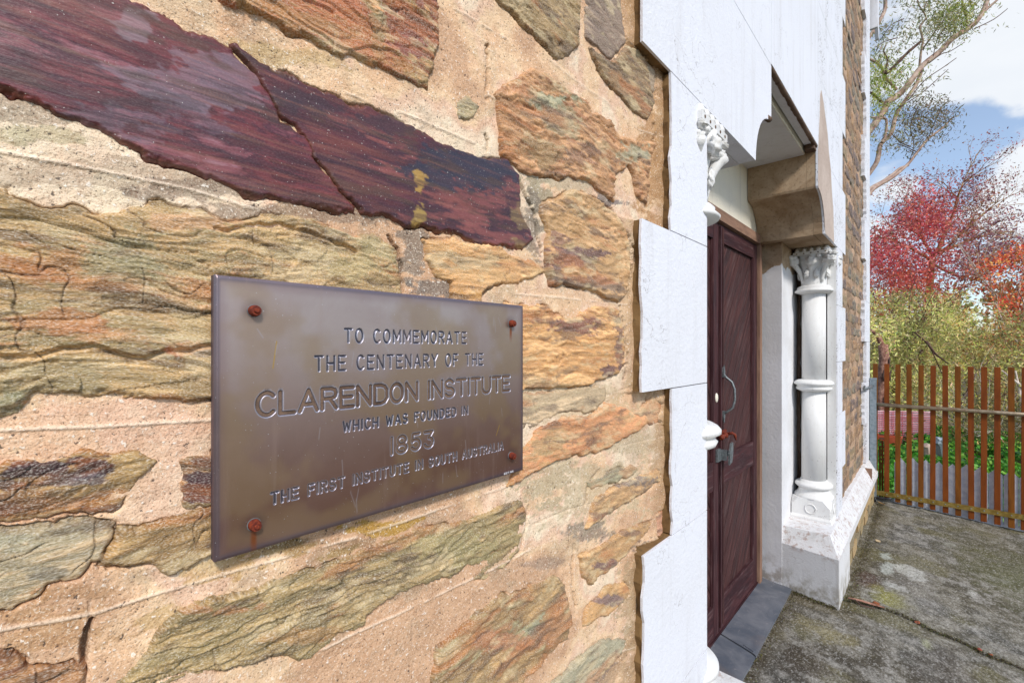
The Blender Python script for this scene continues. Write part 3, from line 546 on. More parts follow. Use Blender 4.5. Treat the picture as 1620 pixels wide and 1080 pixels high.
# ---- the rest of the rubble: coursed irregular stones outside the traced part
PALS = [[(150, 124, 84), (170, 140, 96), (120, 100, 70)], [(140, 104, 66), (166, 124, 80), (108, 78, 54)], [(120, 104, 84), (150, 134, 108), (92, 78, 64)], [(168, 120, 74), (190, 146, 96), (130, 92, 60)], [(110, 84, 74), (86, 64, 60), (140, 112, 94)]]
def rough_stone(x0, x1, z0, z1, sd, parent, nx=9, nz=6, b=.016, y=YS):
    r = random.Random(sd); X, Z = np.meshgrid(np.linspace(-1, 1, nx), np.linspace(-1, 1, nz))
    sk = r.uniform(-.15, .15); rr = np.maximum(np.abs(X), np.abs(Z))
    ang = np.arctan2(Z, X); wob = 1+.12*np.sin(3*ang+r.random()*6)+.08*np.sin(5*ang+r.random()*6)
    sq = np.where(rr > 0, 1-.22*(np.abs(X)*np.abs(Z))**1.5, 1)*wob
    x = (x0+x1)/2+X*sq*(x1-x0)/2+Z*sk*(z1-z0)*.5; z = (z0+z1)/2+Z*sq*(z1-z0)/2
    h = np.where(rr > .99, -.012, b)+(fbm(x*14, z*40, sd, 4)-.5)*(.026 if b > .01 else .014)*(rr < .99)
    pal = [lin(c) for c in r.choice(PALS)]; c = palcol(pal, fbm(x*6, z*20, sd+1, 4))
    V = np.stack([x.ravel(), (y-h).ravel(), z.ravel()+EYE], 1)
    c = c*(.8 if b < .01 else 1)*(.75+.5*fbm(x*30, z*30, sd+2, 3))[..., None]
    link('stone', npmesh('stone', V, grid_faces(nz, nx), c.reshape(-1, 3), np.stack([x.ravel(), z.ravel()], 1)), MAT['stone'], parent)
hb = [(s['P'].min(0), s['P'].max(0)) for s in S]; sd = 2000; z = -EYE+.02
while z < 3.4:
    hh = random.uniform(.12, .20); x = -1.6+random.uniform(0, .2)
    while x < .98:
        L = random.uniform(.22, .46); sd += 1
        x1 = min(x+L, .99); pa = [proj(np.array(a), YS, np.array(b)) for a in (max(x, -.3), (x+x1)/2, x1) for b in (z, z+hh)]
        vis = any(-15 < float(p[0]) < 1080 and -15 < float(p[1]) < 1095 for p in pa if True) and x1 > -.05
        hit = any(x < b[0]+.0 and x1 > a[0] and z < b[1] and z+hh > a[1] for a, b in hb)
        if not vis and not hit and x1-x > .1: rough_stone(x+.01, x1-.012, z+.008, z+hh-.012, sd, wall, 7, 5)
        x += L
    z += hh

# far strip of the front wall, right of the doorway surround
far = None
fx = np.linspace(4.30, 6.28, 100); fz = np.linspace(-EYE-.1, 3.6, 260); GX2, GZ2 = np.meshgrid(fx, fz)
h = (fbm(GX2*9, GZ2*9, 61, 5)-.5)*.014+(fbm(GX2*50, GZ2*50, 62, 3)-.5)*.008
c = palcol([lin(c) for c in ((138, 114, 90), (168, 138, 112), (190, 158, 130))], fbm(GX2*6, GZ2*6, 63, 4))
c *= (1-.35*ss(.45, .7, fbm(GX2*12, GZ2*16, 64, 4)))[..., None]
far = link('mortar_wall', npmesh('far_mortar_wall', np.stack([GX2.ravel(), (YS-h).ravel(), GZ2.ravel()+EYE], 1), grid_faces(260, 100), c.reshape(-1, 3)), MAT['mortar'], B)
z = -1.62
while z < 3.4:
    hh = random.uniform(.10, .17); x = 4.36+random.uniform(0, .15)
    while x < 6.0:
        L = random.uniform(.18, .40); sd += 1; x1 = min(x+L, 6.05)
        if x1-x > .1: rough_stone(x+.01, x1-.01, z+.008, z+hh-.008, sd, far, 13, 8, .004)
        x += L
    z += hh
far['label'] = 'far stretch of rubble wall between doorway surround and corner'

# ---- white doorway surround: blocks with thin joints
CX = 2.708
def mir(P): return [(2*CX-x, z) for x, z in P][::-1]
J = .0014
courses = [(-1.70, -1.335, 1.165), (-1.335, -.915, 1.0), (-.915, -.495, 1.165), (-.495, -.108, 1.165), (-.108, .305, .996), (.305, .722, 1.158)]
courses = [(-1.72, -1.335, 1.005), (-1.335, -.915, 1.165), (-.915, -.495, 1.005), (-.495, -.108, 1.165), (-.108, .305, .996), (.305, .722, 1.158)]
def ragged(P, amp=.006, sd=0, which=lambda a, b: True, n=10):
    Q = []; r = random.Random(sd)
    for i in range(len(P)):
        a, b = P[i], P[(i+1) % len(P)]; Q.append(a)
        if which(a, b):
            L = math.hypot(b[0]-a[0], b[1]-a[1]); k = max(2, int(L/.03))
            for j in range(1, k):
                t = j/k; o = r.uniform(-amp, amp); nx, nz = -(b[1]-a[1])/L, (b[0]-a[0])/L
                Q.append((a[0]+(b[0]-a[0])*t+nx*o, a[1]+(b[1]-a[1])*t+nz*o))
    return Q
for side in (0, 1):
    wm = MAT['white'] if side == 0 else MAT['white_peel']
    for i, (z0, z1, xl) in enumerate(courses):
        if side and z0 < -1.3: z0 = -1.33
        if side and z1 <= -1.3: continue
        P = [(xl, z0+J), (1.418, z0+J), (1.418, z1-J), (xl, z1-J)]
        P = ragged(P, .0065, i+side*50, lambda a, b: abs(a[0]-xl) < .001 and abs(b[0]-xl) < .001)
        if side: P = mir(P)
        # white coat over a rough brown bed
        prism_xz('quoin', P, YW, YW+.006, wm, B, .0022)
        Q = [(xl+.002, z0+J+.001), (1.416, z0+J+.001), (1.416, z1-J-.001), (xl+.002, z1-J-.001)]
        if side: Q = mir(Q)
        prism_xz('quoin_bed', ragged(Q, .007, i+900+side), YW+.006, YS+.03, MAT['brown_edge'], B, .001)
    # shouldered corbel
    arc = [(1.938+.226*(1-math.cos(a)), .722+.233*math.sin(a)) for a in [math.pi/2*t/10 for t in range(11)]]
    P = [(1.0, .722+J), (1.938, .722+J)]+arc[1:]+[(2.170, .966), (2.170, 1.196-J), (1.0, 1.196-J)]
    if side: P = mir(P)
    prism_xz('corbel_face', P, YW, YW+(.012 if side else .0065), wm, B, .0012)
    if side == 0: prism_xz('corbel_bed', ragged([(1.003, .724), (1.30, .724), (1.30, 1.194), (1.003, 1.194)], .004, 71), YW+.0065, YS+.03, MAT['brown_edge'], B, .001)
    xs_ = 1.003 if side else 1.302
    Q = [(xs_, .725), (1.938, .725)]+[(a+.0, b+.002) for a, b in arc[1:]]+[(2.168, .97), (2.168, 1.194), (xs_, 1.194)]
    Q2 = mir(Q) if side else Q
    prism_xz('corbel', Q2, YW+(.012 if side else .0066), YS+.03, MAT['tan'] if side else MAT['white'], B, 0)
    Q = [(1.30, .7225), (1.938, .7225)]+[(a+.0, b+.0015) for a, b in arc[1:]]+[(2.1685, .97), (2.1685, 1.19), (1.30, 1.19)]
    prism_xz('corbel_soffit', mir(Q) if side else Q, YS+.031, YD-.004, MAT['tan'] if side else MAT['grey_soffit'], B, 0)
    # blocks above
    P = [(1.0, 1.196+J), (2.166, 1.196+J), (2.166, 3.9), (1.0, 3.9)]
    for a, b in ((1.196, 1.64), (1.64, 2.08), (2.08, 2.52), (2.52, 3.9)):
        xl = 1.158 if a in (1.196, 2.08) else 1.0
        P = [(xl, a+J), (2.169, a+J), (2.169, b-J), (xl, b-J)] if (a, b) != (1.196, 1.64) else [(xl, a+J), (2.169, a+J), (2.169, b-.0003), (xl, b-.0003)]
        if side: P = mir(P)
        prism_xz('quoin', P, YW, YS+.03, wm, B, .0012)
prism_xz('lintel', [(2.171, 1.206), (3.245, 1.206), (3.245, 3.9), (2.171, 3.9)], YW, YS+.03, MAT['white'], B, .001)
# drip bead along the lintel edge, crumbled brown
def crumb_bar(name, P0, P1, r, mat, sd, n=70):
    rr = random.Random(sd); bm = bmesh.new(); pts = []; rad = []
    for i in range(n+1):
        t = i/n; pts.append((P0[0]+(P1[0]-P0[0])*t, P0[1]+(P1[1]-P0[1])*t+rr.uniform(-.001, .001), P0[2]+(P1[2]-P0[2])*t+rr.uniform(-.0012, .0012))); rad.append(r*rr.uniform(.8, 1.2))
    add_tube(bm, pts, rad, 9); return bm_obj(name, bm, mat, B, smooth=True)
crumb_bar('drip_bead', (2.172, YW+.012, 1.203+EYE), (3.245, YW+.012, 1.203+EYE), .0105, MAT['umber'], 3)
tube('drip_stop', [(2.165-.045, YW+.006, .958+EYE), (2.165-.01, YW+.004, .962+EYE)], .012, MAT['umber'], B, 10)
# soffit of the recess with its set-back fascia
prism_xz('recess_soffit', [(2.10, 1.172), (3.30, 1.172), (3.30, 1.335), (2.10, 1.335)], .575, YD, MAT['grey_soffit'], B, 0)
box('fascia', 2.10, 3.30, .570, .5745, 1.174, 1.315, MAT['cream'], B, .002)
box('upper_backing', 1.05, 4.36, YS+.031, .555, 1.34, 3.9, MAT['grey_soffit'], B, 0)
box('corbel_end_rubble', 3.18, 3.245, .512, .56, 1.175, 1.205, MAT['umber'], B, .01)
# bare render patch (paint gone) on the right of the head
bp = [uvxz(a, b, YW) for a, b in ((1296.5, 235), (1297, 180), (1297.5, 150), (1299, 143), (1303, 165), (1306, 190), (1309, 212), (1311, 240), (1314, 268), (1315.5, 300), (1318, 333), (1318.5, 360), (1319.5, 381))]
bp = [(float(a), float(b)) for a, b in bp]
PP = [(3.256, bp[0][1])]+[(max(a, 3.256), b) for a, b in bp[1:]]+[(3.84, .726), (3.50, .726)]+[(2*CX-a, b) for a, b in arc[1:]]+[(3.247, .97), (3.247, 1.18)]
prism_xz('bare_render_patch', PP, YW-.0016, YW+.002, MAT['patch'], B, 0)

# tympanum, back wall and reveals of the recess
prism_xz('tympanum', [(1.60, .774), (3.82, .774), (3.82, 1.20), (1.60, 1.20)], YD, YD+.05, MAT['cream'], B, 0)
for side in (0, 1):
    # jamb standing on the plinth between the door and the nook
    P = [(3.590, YD+.03), (3.563, .762), (4.09, .768), (4.09, YD+.03)]
    if side == 0: P = [(2*CX-x, y) for x, y in P][::-1]
    loft_xy('jamb', [(-1.70, P), (.7215, P)], MAT['jamb'] if side else MAT['white_trim'], B, .004)
    P = [(3.9985, YW+.004), (4.30, YW+.004), (4.30, .80), (3.9985, .80)]
    P = [(4.075, YS+.031), (4.30, YS+.031), (4.30, .765), (4.092, .765)]
    if side == 0: P = [(2*CX-x, y) for x, y in P][::-1]
    loft_xy('nook_return', [(-1.24, P), (.7215, P)], MAT['white_trim'], B, .002)
    # debris and deep-corner shade put in as one dark strip: a rough umber rod
    xq = 4.062 if side else 2*CX-4.062
    tube('nook_dark_strip', [(xq+random.uniform(-.004, .004), .752+random.uniform(-.004, .004), EYE-1.2+i*.06) for i in range(32)], [random.uniform(.010, .017) for i in range(32)], MAT['umber'], B, 6)
    Pb = [(4.0, .56), (4.2, .56), (4.2, .90), (4.0, .90)]
    if side == 0: Pb = [(2*CX-x, y) for x, y in Pb][::-1]
    loft_xy('plinth_back', [(-1.72, Pb), (-1.236, Pb)], MAT['white_trim'], B, 0)
    xe = (3.9935, 3.9995) if side else (2*CX-3.9995, 2*CX-3.9935)
    box('nook_edge', xe[0], xe[1], YW+.0062, YS+.029, -1.235, .7205, MAT['white_trim'], B, 0)
    # plinth under jamb and column, chamfered top
    lowp = [(3.512, .434), (4.035, .434), (4.035, .88), (3.590, YD+.02), (3.566, .765)]
    midp = [(3.512, .434), (4.035, .434), (4.035, .88), (3.590, YD+.02), (3.566, .765)]
    topp = [(3.60, .492), (4.035, .492), (4.035, .88), (3.62, YD+.02), (3.60, .765)]
    if side == 0: lowp, midp, topp = [[(2*CX-x, y) for x, y in q][::-1] for q in (lowp, midp, topp)]
    loft_xy('plinth', [(-1.72, lowp), (-1.346, midp), (-1.235, topp)], MAT['white_plinth'], B, .006, seg=2)
# plinth coping running on along the rubble wall and the stone footing below it
def coping(xa, xb, name='plinth_coping'):
    P = [(.434, -1.40), (.434, -1.346), (.506, -1.212), (.56, -1.205), (.56, -1.40)]
    bm = bmesh.new(); A = [bm.verts.new((xa, y, z+EYE)) for y, z in P]; C2 = [bm.verts.new((xb, y, z+EYE)) for y, z in P]; n = len(P); bm.faces.new(A); bm.faces.new(C2[::-1])
    for i in range(n): bm.faces.new([A[i], C2[i], C2[(i+1) % n], A[(i+1) % n]])
    return bm_obj(name, bm, MAT['white_plinth'], B, .004)
coping(4.0365, 5.80); coping(5.815, 6.32)
box('coping_joint', 5.795, 5.82, .445, .55, -1.40, -1.222, MAT['frame_tan'], B, .002)
r = random.Random(4); x = 4.04
while x < 6.3:
    L = r.uniform(.16, .34); z0 = -1.72
    for hh in (.17, .17):
        xx1 = min(x+L*r.uniform(.9, 1.0), 6.31)
        bm = bmesh.new(); add_box(bm, x+.006, xx1-.006, .452+r.uniform(0, .012), .55, z0+EYE, min(z0+hh-.008, -1.402)+EYE)
        bmesh.ops.bevel(bm, geom=bm.edges[:], offset=.012, segments=2, affect='EDGES')
        for v in bm.verts: v.co += Vector((r.uniform(-.005, .005), r.uniform(-.006, .006), r.uniform(-.005, .005)))
        o = bm_obj('footing_stone', bm, MAT['stone'], B); me = o.data; a = me.attributes.new('Col', 'FLOAT_COLOR', 'POINT'); cc = lin(r.choice([(170, 140, 90), (150, 128, 80), (132, 116, 84), (176, 146, 96)]))
        a.data.foreach_set('color', np.tile([*cc, 1.0], len(me.vertices)).astype(np.float32)); z0 += hh
    x += L
box('footing_mortar', 4.04, 6.31, .475, .55, -1.72, -1.402, MAT['earth'], B, 0)

# corner quoins at the far end, and the side of the building
zc = -1.204; i = 0
while zc < 3.8:
    xl = 5.80 if i % 2 else 5.97; z1 = zc+.42
    P = ragged([(xl, zc+J), (6.30, zc+J), (6.30, z1-J), (xl, z1-J)], .006, 300+i, lambda a, b: a[0] < 6.1 and b[0] < 6.1)
    prism_xz('corner_quoin', P, YW, YS+.03, MAT['white_peel'], B, .002)
    box('corner_quoin_return', 6.285 if 0 else 6.3005, 6.325, YW, 1.0 if i % 2 else .8, zc+J, z1-J, MAT['white_peel'], B, .002)
    zc = z1; i += 1
box('side_wall', 6.20, 6.30, YS+.04, 6.5, -EYE, 4.4, MAT['brown_edge'], B, 0)
box('backing_wall', -4.0, 1.40, YS+.035, .80, -EYE-.05, 4.4, MAT['brown_edge'], B, 0)
box('backing_wall', 4.31, 6.19, YS+.035, .80, -EYE-.05, 4.4, MAT['brown_edge'], B, 0)
box('inner_wall', 1.40, 4.31, 1.00, 1.1, -EYE-.05, 4.4, MAT['brown_edge'], B, 0)
# barge board and gutter end hanging past the corner
bx = lambda n, P, y0, y1, m: prism_xz(n, P, y0, y1, m, B, .002)
bx('barge_board', [(6.40, 3.56), (6.50, 3.44), (6.54, 3.44), (6.56, 5.2), (6.40, 5.2)], .44, .47, MAT['white_peel'])
box('barge_return', 6.36, 6.395, .44, .9, 3.50, 5.2, MAT['grey_soffit'], B)
box('eave_board', 6.02, 6.36, .47, .9, 4.3, 4.4, MAT['grey_soffit'], B)

# ---- columns
def column(cx, cy, label, cs=1.0):
    c = lathe('column', cx, cy, [(.0735, .42), (.0745, -.245)], MAT['white_trim'], B, 40, label=label)
    lathe('shaft', cx, cy, [(.0745, -.315), (.076, -.6), (.077, -.99)], MAT['white_trim'], c, 40)
    lathe('annulet', cx, cy, [(.080, -.235), (.100, -.239), (.114, -.247), (.124, -.258), (.124, -.270), (.108, -.279), (.106, -.289), (.114, -.296), (.108, -.310), (.092, -.318), (.080, -.323)], MAT['white_trim'], c, 40)
    lathe('base_moulding', cx, cy, [(.082, -.965), (.088, -.985), (.108, -.988), (.117, -.998), (.117, -1.010), (.108, -1.020), (.095, -1.026), (.094, -1.040), (.102, -1.058), (.118, -1.072), (.124, -1.082), (.124, -1.092)], MAT['white_trim'], c, 40)
    # pedestal block, square with cut corners and a sunk roundel on two faces
    h = .122; k = .05
    octo = [(-h+k, -h), (h-k, -h), (h, -h+k), (h, h-k), (h-k, h), (-h+k, h), (-h, h-k), (-h, -h+k)]
    sq = [(-h+.008, -h), (h-.008, -h), (h, -h+.008), (h, h-.008), (h-.008, h), (-h+.008, h), (-h, h-.008), (-h, -h+.008)]
    ft = [(a*1.08, b*1.08) for a, b in sq]
    T = lambda P: [(cx+a, cy+b) for a, b in P]
    loft_xy('pedestal', [(-1.238, T(ft)), (-1.222, T(ft)), (-1.205, T(sq)), (-1.135, T(sq)), (-1.088, T(octo))], MAT['white_trim'], c, .002)
    for dx, dy in ((-1, 0), (0, -1)):
        bm = bmesh.new(); a = Vector((-dy, dx, 0)); cen = Vector((cx+dx*(h+.001), cy+dy*(h+.001), EYE-1.155)); pts = [cen+a*.033*math.cos(t*math.pi/12)+Vector((0, 0, .033))*math.sin(t*math.pi/12) for t in range(25)]
        add_tube(bm, pts, .0045, 6, False); bm_obj('roundel', bm, MAT['white_trim'], c, smooth=True)
    lathe('necking', cx, cy, [(.079, .388), (.094, .394), (.118, .402), (.122, .410), (.112, .420), (.104, .424), (.106, .436), (.096, .446), (.080, .45)], MAT['white_trim'], c, 40)
    # bell with carved lobes
    bm = bmesh.new(); prof = [(.079, .448), (.080, .50), (.086, .56), (.098, .62), (.112, .665)]; seg = 64; rg = []
    for r0, z in prof:
        f = (z-.448)/.217
        rg.append([bm.verts.new((cx+(r0+.006*math.cos(8*t)*f)*math.cos(t), cy+(r0+.006*math.cos(8*t)*f)*math.sin(t), z+EYE)) for t in [2*math.pi*k/seg for k in range(seg)]])
    for a, b in zip(rg[:-1], rg[1:]):
        for k in range(seg): bm.faces.new([a[k], a[(k+1) % seg], b[(k+1) % seg], b[k]])
    bm.faces.new(rg[-1]); bm_obj('bell', bm, MAT['white_trim'], c, smooth=True)
    def blob(name, pos, r, sc=(1, 1, 1), rot=None, rough=.12, sd=0):
        bm = bmesh.new(); bmesh.ops.create_icosphere(bm, subdivisions=3, radius=r); rr = random.Random(sd)
        ph = [rr.uniform(0, 6) for _ in range(6)]
        for v in bm.verts:
            d = v.co.normalized(); w = 1+rough*(math.sin(7*d.x+ph[0])*math.sin(6*d.y+ph[1])+.7*math.sin(9*d.z+ph[2]+4*d.x))
            v.co = Vector((v.co.x*sc[0], v.co.y*sc[1], v.co.z*sc[2]))*w
        if rot is not None: bmesh.ops.rotate(bm, matrix=Matrix.Rotation(rot, 3, 'Z'), verts=bm.verts)
        bmesh.ops.translate(bm, vec=pos, verts=bm.verts); return bm_obj(name, bm, MAT['white_trim'], c, smooth=True)
    for q in range(4):
        t = math.pi/4+q*math.pi/2; d = Vector((math.cos(t), math.sin(t), 0))
        # stalk curling outwards to a leafy volute
        pts = []; rad = []
        for i in range(9):
            f = i/8; rr_ = .083+.085*cs*f**1.8; zz_ = .47+.165*f-.02*f**4
            pts.append((cx+d.x*rr_, cy+d.y*rr_, zz_+EYE)); rad.append(.010+.010*f)
        bm = bmesh.new(); add_tube(bm, pts, rad, 10); bm_obj('stalk', bm, MAT['white_trim'], c, smooth=True)
        blob('volute', Vector((cx+d.x*.158*cs, cy+d.y*.158*cs, EYE+.622)), .040*cs, (1.15, .9, .80), t, .20, q+1)
        blob('volute_leaf', Vector((cx+d.x*.175*cs, cy+d.y*.175*cs, EYE+.652)), .028*cs, (1.5, 1.2, .55), t, .22, q+7)
        t2 = q*math.pi/2; d2 = Vector((math.cos(t2), math.sin(t2), 0))
        blob('leaf_boss', Vector((cx+d2.x*.108, cy+d2.y*.108, EYE+.62)), .026, (.8, 1.2, 1.25), t2, .25, q+13)
        blob('bud', Vector((cx+d2.x*.098+d2.y*.045, cy+d2.y*.098+d2.x*.045, EYE+.655)), .015, (1, 1, 1), t2, .1, q+23)
        for e in (-1, 1):
            blob('carved_leaf', Vector((cx+d2.x*.088-e*d2.y*.03, cy+d2.y*.088+e*d2.x*.03, EYE+.53)), .015, (.6, 1.0, 2.0), t2, .3, q+33)
    # abacus: flat band with pierced dots and a row of upright teeth above it
    hb_ = .112
    box('abacus', cx-hb_, cx+hb_, cy-hb_, cy+hb_, .664, .688, MAT['white_trim'], c, .003)
    box('abacus_core', cx-hb_*.72, cx+hb_*.72, cy-hb_*.72, cy+hb_*.72, .688, .7205, MAT['cream'], c, 0)
    for e in range(5):
        o = -hb_+.025+e*(2*hb_-.05)/4
        for (ax, ay) in ((o, -hb_+.016), (-hb_+.016, o)):
            bm = bmesh.new(); z0 = EYE+.688
            add_tube(bm, [(cx+ax, cy+ay, z0), (cx+ax, cy+ay, z0+.014), (cx+ax, cy+ay, z0+.026), (cx+ax, cy+ay, z0+.031)], [.017, .015, .010, .005], 8); bm_obj('tooth', bm, MAT['white_trim'], c, smooth=True)
        bm = bmesh.new(); add_tube(bm, [(cx-hb_-.0015, cy+o, EYE+.676), (cx-hb_+.004, cy+o, EYE+.676)], .005, 8); add_tube(bm, [(cx+o, cy-hb_-.0015, EYE+.676), (cx+o, cy-hb_+.004, EYE+.676)], .005, 8); bm_obj('pierced_dot', bm, MAT['umber'], c)
    return c
column(3.96, .640, 'slender white column on the right of the doorway, standing on the plinth')
column(1.452, .602, 'white column on the near side of the doorway, mostly hidden behind the surround', .74)

# ---- door: frame, two leaves of diagonal boards
box('door_frame_head', 1.80, 3.60, YD-.022, YD+.04, .712, .775, MAT['frame_tan'], B, .003)
box('door_frame_post', 3.482, 3.535, YD-.018, YD+.04, -1.64, .711, MAT['frame_tan'], B, .003)
box('door_frame_post', 2*CX-3.535, 2*CX-3.482, YD-.018, YD+.04, -1.64, .711, MAT['frame_tan'], B, .003)
def clip_poly(P, a, b, c):      # keep a*x+b*z<=c
    O = []
    for i in range(len(P)):
        p, q = P[i], P[(i+1) % len(P)]; dp = a*p[0]+b*p[1]-c; dq = a*q[0]+b*q[1]-c
        if dp <= 0: O.append(p)
        if dp*dq < 0: t = dp/(dp-dq); O.append((p[0]+(q[0]-p[0])*t, p[1]+(q[1]-p[1])*t))
    return O
def leaf(x0, x1, sgn, label):
    L = box('door_leaf', x0+.004, x1-.004, YD+.032, YD+.045, -1.62, .70, MAT['door_dark'], B, 0, label=label)
    w = .085; rails = [(-1.625, -1.443), (-.80, -.64), (.607, .705)]
    box('stile', x0+.003, x0+w, YD, YD+.031, -1.625, .705, MAT['door_dark'], L, .003)
    box('stile', x1-w, x1-.003, YD, YD+.031, -1.625, .705, MAT['door_dark'], L, .003)
    for a, b in rails: box('rail', x0+w+.0015, x1-w-.0015, YD+.001, YD+.031, a, b, MAT['door_dark'], L, .003)
    for (za, zb) in ((-1.443, -.80), (-.64, .607)):
        rect = [(x0+w+.002, za+.002), (x1-w-.002, za+.002), (x1-w-.002, zb-.002), (x0+w+.002, zb-.002)]
        bw = .098; a, b = (-math.sin(R(52))*sgn, math.cos(R(52)))
        vals = [a*p[0]+b*p[1] for p in rect]; t = min(vals)-random.uniform(0, bw)
        while t < max(vals):
            P = clip_poly(clip_poly(rect, a, b, t+bw-.0045), -a, -b, -t)
            if len(P) >= 3:
                ar = abs(sum(P[i][0]*P[(i+1) % len(P)][1]-P[(i+1) % len(P)][0]*P[i][1] for i in range(len(P))))/2
                if ar > 2e-4:
                    o = prism_xz('board', P, YD+.016+random.uniform(0, .0015), YD+.030, MAT['door'], L, .0015)
                    uvl = o.data.uv_layers[0]; off = random.random()*9; dx_, dz_ = b, -a
                    for lp in o.data.loops:
                        co = o.data.vertices[lp.vertex_index].co; uvl.data[lp.index].uv = (co.x*dx_+co.z*dz_+off, co.x*a+co.z*b+off*.3)
            t += bw
        # bead round the panel
        for q in ((x0+w+.0, x0+w+.012, za, zb), (x1-w-.012, x1-w, za, zb)): box('panel_bead', q[0]+.002, q[1]+.002 if 0 else q[1], YD+.006, YD+.0155, q[2]+.003, q[3]-.003, MAT['door_dark'], L, .002)
    return L
LR = leaf(CX+.002, 3.478, 1, 'right-hand door leaf of diagonal boards carrying the pull handle')
LL = leaf(2*CX-3.478, CX-.002, -1, 'left-hand door leaf with the small white key plate')
box('meeting_bead', CX+.004, CX+.028, YD-.010, YD-.0005, -1.60, .69, MAT['door_dark'], LR, .004)
box('stile_bead', CX+.058, CX+.070, YD-.006, YD-.0005, -1.60, .69, MAT['door'], LR, .002)
hx = CX+.062
tube('handle', [(hx, YD-.008, EYE-.155), (hx, YD-.020, EYE-.175), (hx+.004, YD-.050, EYE-.200), (hx+.006, YD-.064, EYE-.24), (hx+.006, YD-.066, EYE-.30), (hx+.004, YD-.056, EYE-.345), (hx, YD-.025, EYE-.372), (hx, YD-.008, EYE-.385)], [.006, .007, .007, .0065, .0065, .007, .007, .006], MAT['iron'], LR, 10)
for za, zb in ((-.118, -.172), (-.372, -.425)):
    P = [(hx-.010, zb), (hx, zb-.004), (hx+.010, zb), (hx+.013, (za+zb)/2), (hx+.005, za), (hx, za+.014), (hx-.005, za), (hx-.013, (za+zb)/2)]
    if za < -.3: P = [(a, za+zb-b) for a, b in P][::-1]
    prism_xz('handle_plate', P, YD-.012, YD-.001, MAT['iron'], LR, .002)
bm = bmesh.new(); bmesh.ops.create_uvsphere(bm, u_segments=20, v_segments=10, radius=1.0); bmesh.ops.scale(bm, vec=(.017, .008, .027), verts=bm.verts); bmesh.ops.translate(bm, vec=(CX-.045, YD-.002, EYE-.285), verts=bm.verts); bm_obj('key_plate', bm, MAT['cream'], LL, smooth=True)
# rusty bolt across the meeting stiles
tube('bolt_rod', [(CX-.035, YD-.026, EYE-.505), (CX+.075, YD-.026, EYE-.498)], .009, MAT['rust'], LR, 10)
tube('bolt_collar', [(CX-.040, YD-.026, EYE-.505), (CX-.022, YD-.026, EYE-.504)], .016, MAT['rust'], LR, 12)
tube('bolt_collar', [(CX+.020, YD-.026, EYE-.502), (CX+.030, YD-.026, EYE-.502)], .017, MAT['rust'], LR, 12)
box('bolt_plate', CX+.010, CX+.085, YD-.016, YD-.0008, -.525, -.478, MAT['rust'], LR, .002)
tube('bolt_knob', [(CX+.055, YD-.03, EYE-.500), (CX+.058, YD-.055, EYE-.490), (CX+.066, YD-.066, EYE-.500), (CX+.072, YD-.07, EYE-.53)], [.008, .008, .009, .005], MAT['rust'], LR, 8)
# grey steel hasp and bracket plate
box('hasp_plate', CX-.055, CX-.004, YD-.012, YD-.001, -.645, -.575, MAT['iron'], LL, .002)
box('hasp_flange', CX-.006, CX+.0, YD-.045, YD-.012, -.640, -.58, MAT['iron'], LL, .001)
prism_xz('lock_plate', [(CX+.012, -.665), (CX+.055, -.655), (CX+.075, -.60), (CX+.072, -.545), (CX+.045, -.548), (CX+.014, -.60)], YD-.056, YD-.046, MAT['iron'], LR, .002)
box('lock_stem', CX+.03, CX+.05, YD-.046, YD-.001, -.62, -.59, MAT['iron'], LR, .001)
box('door_shadow_gap', 1.90, 3.50, YD+.05, YD+.06, -1.64, .72, MAT['black'], B, 0)
box('door_sill', 1.84, 3.58, YD-.006, YD+.05, -1.66, -1.628, MAT['door_dark'], B, .002)
# slate threshold: two slabs with a crack between
def slab(P, nm='threshold_slab'):
    return loft_xy(nm, [(-1.70, P), (-1.636, P)], MAT['slate'], B, .003)
slab([(1.86, .690), (2.640, .688), (2.652, .705), (2.672, .76), (2.690, .82), (2.712, YD-.008), (1.86, YD-.008)])
slab([(2.652, .688), (3.555, .700), (3.585, YD-.008), (2.724, YD-.008), (2.703, .82), (2.684, .76), (2.665, .705)])
slab([(2.676, .706), (2.69, .70), (2.712, .76), (2.700, .765)], 'slate_chip').location.z = .004

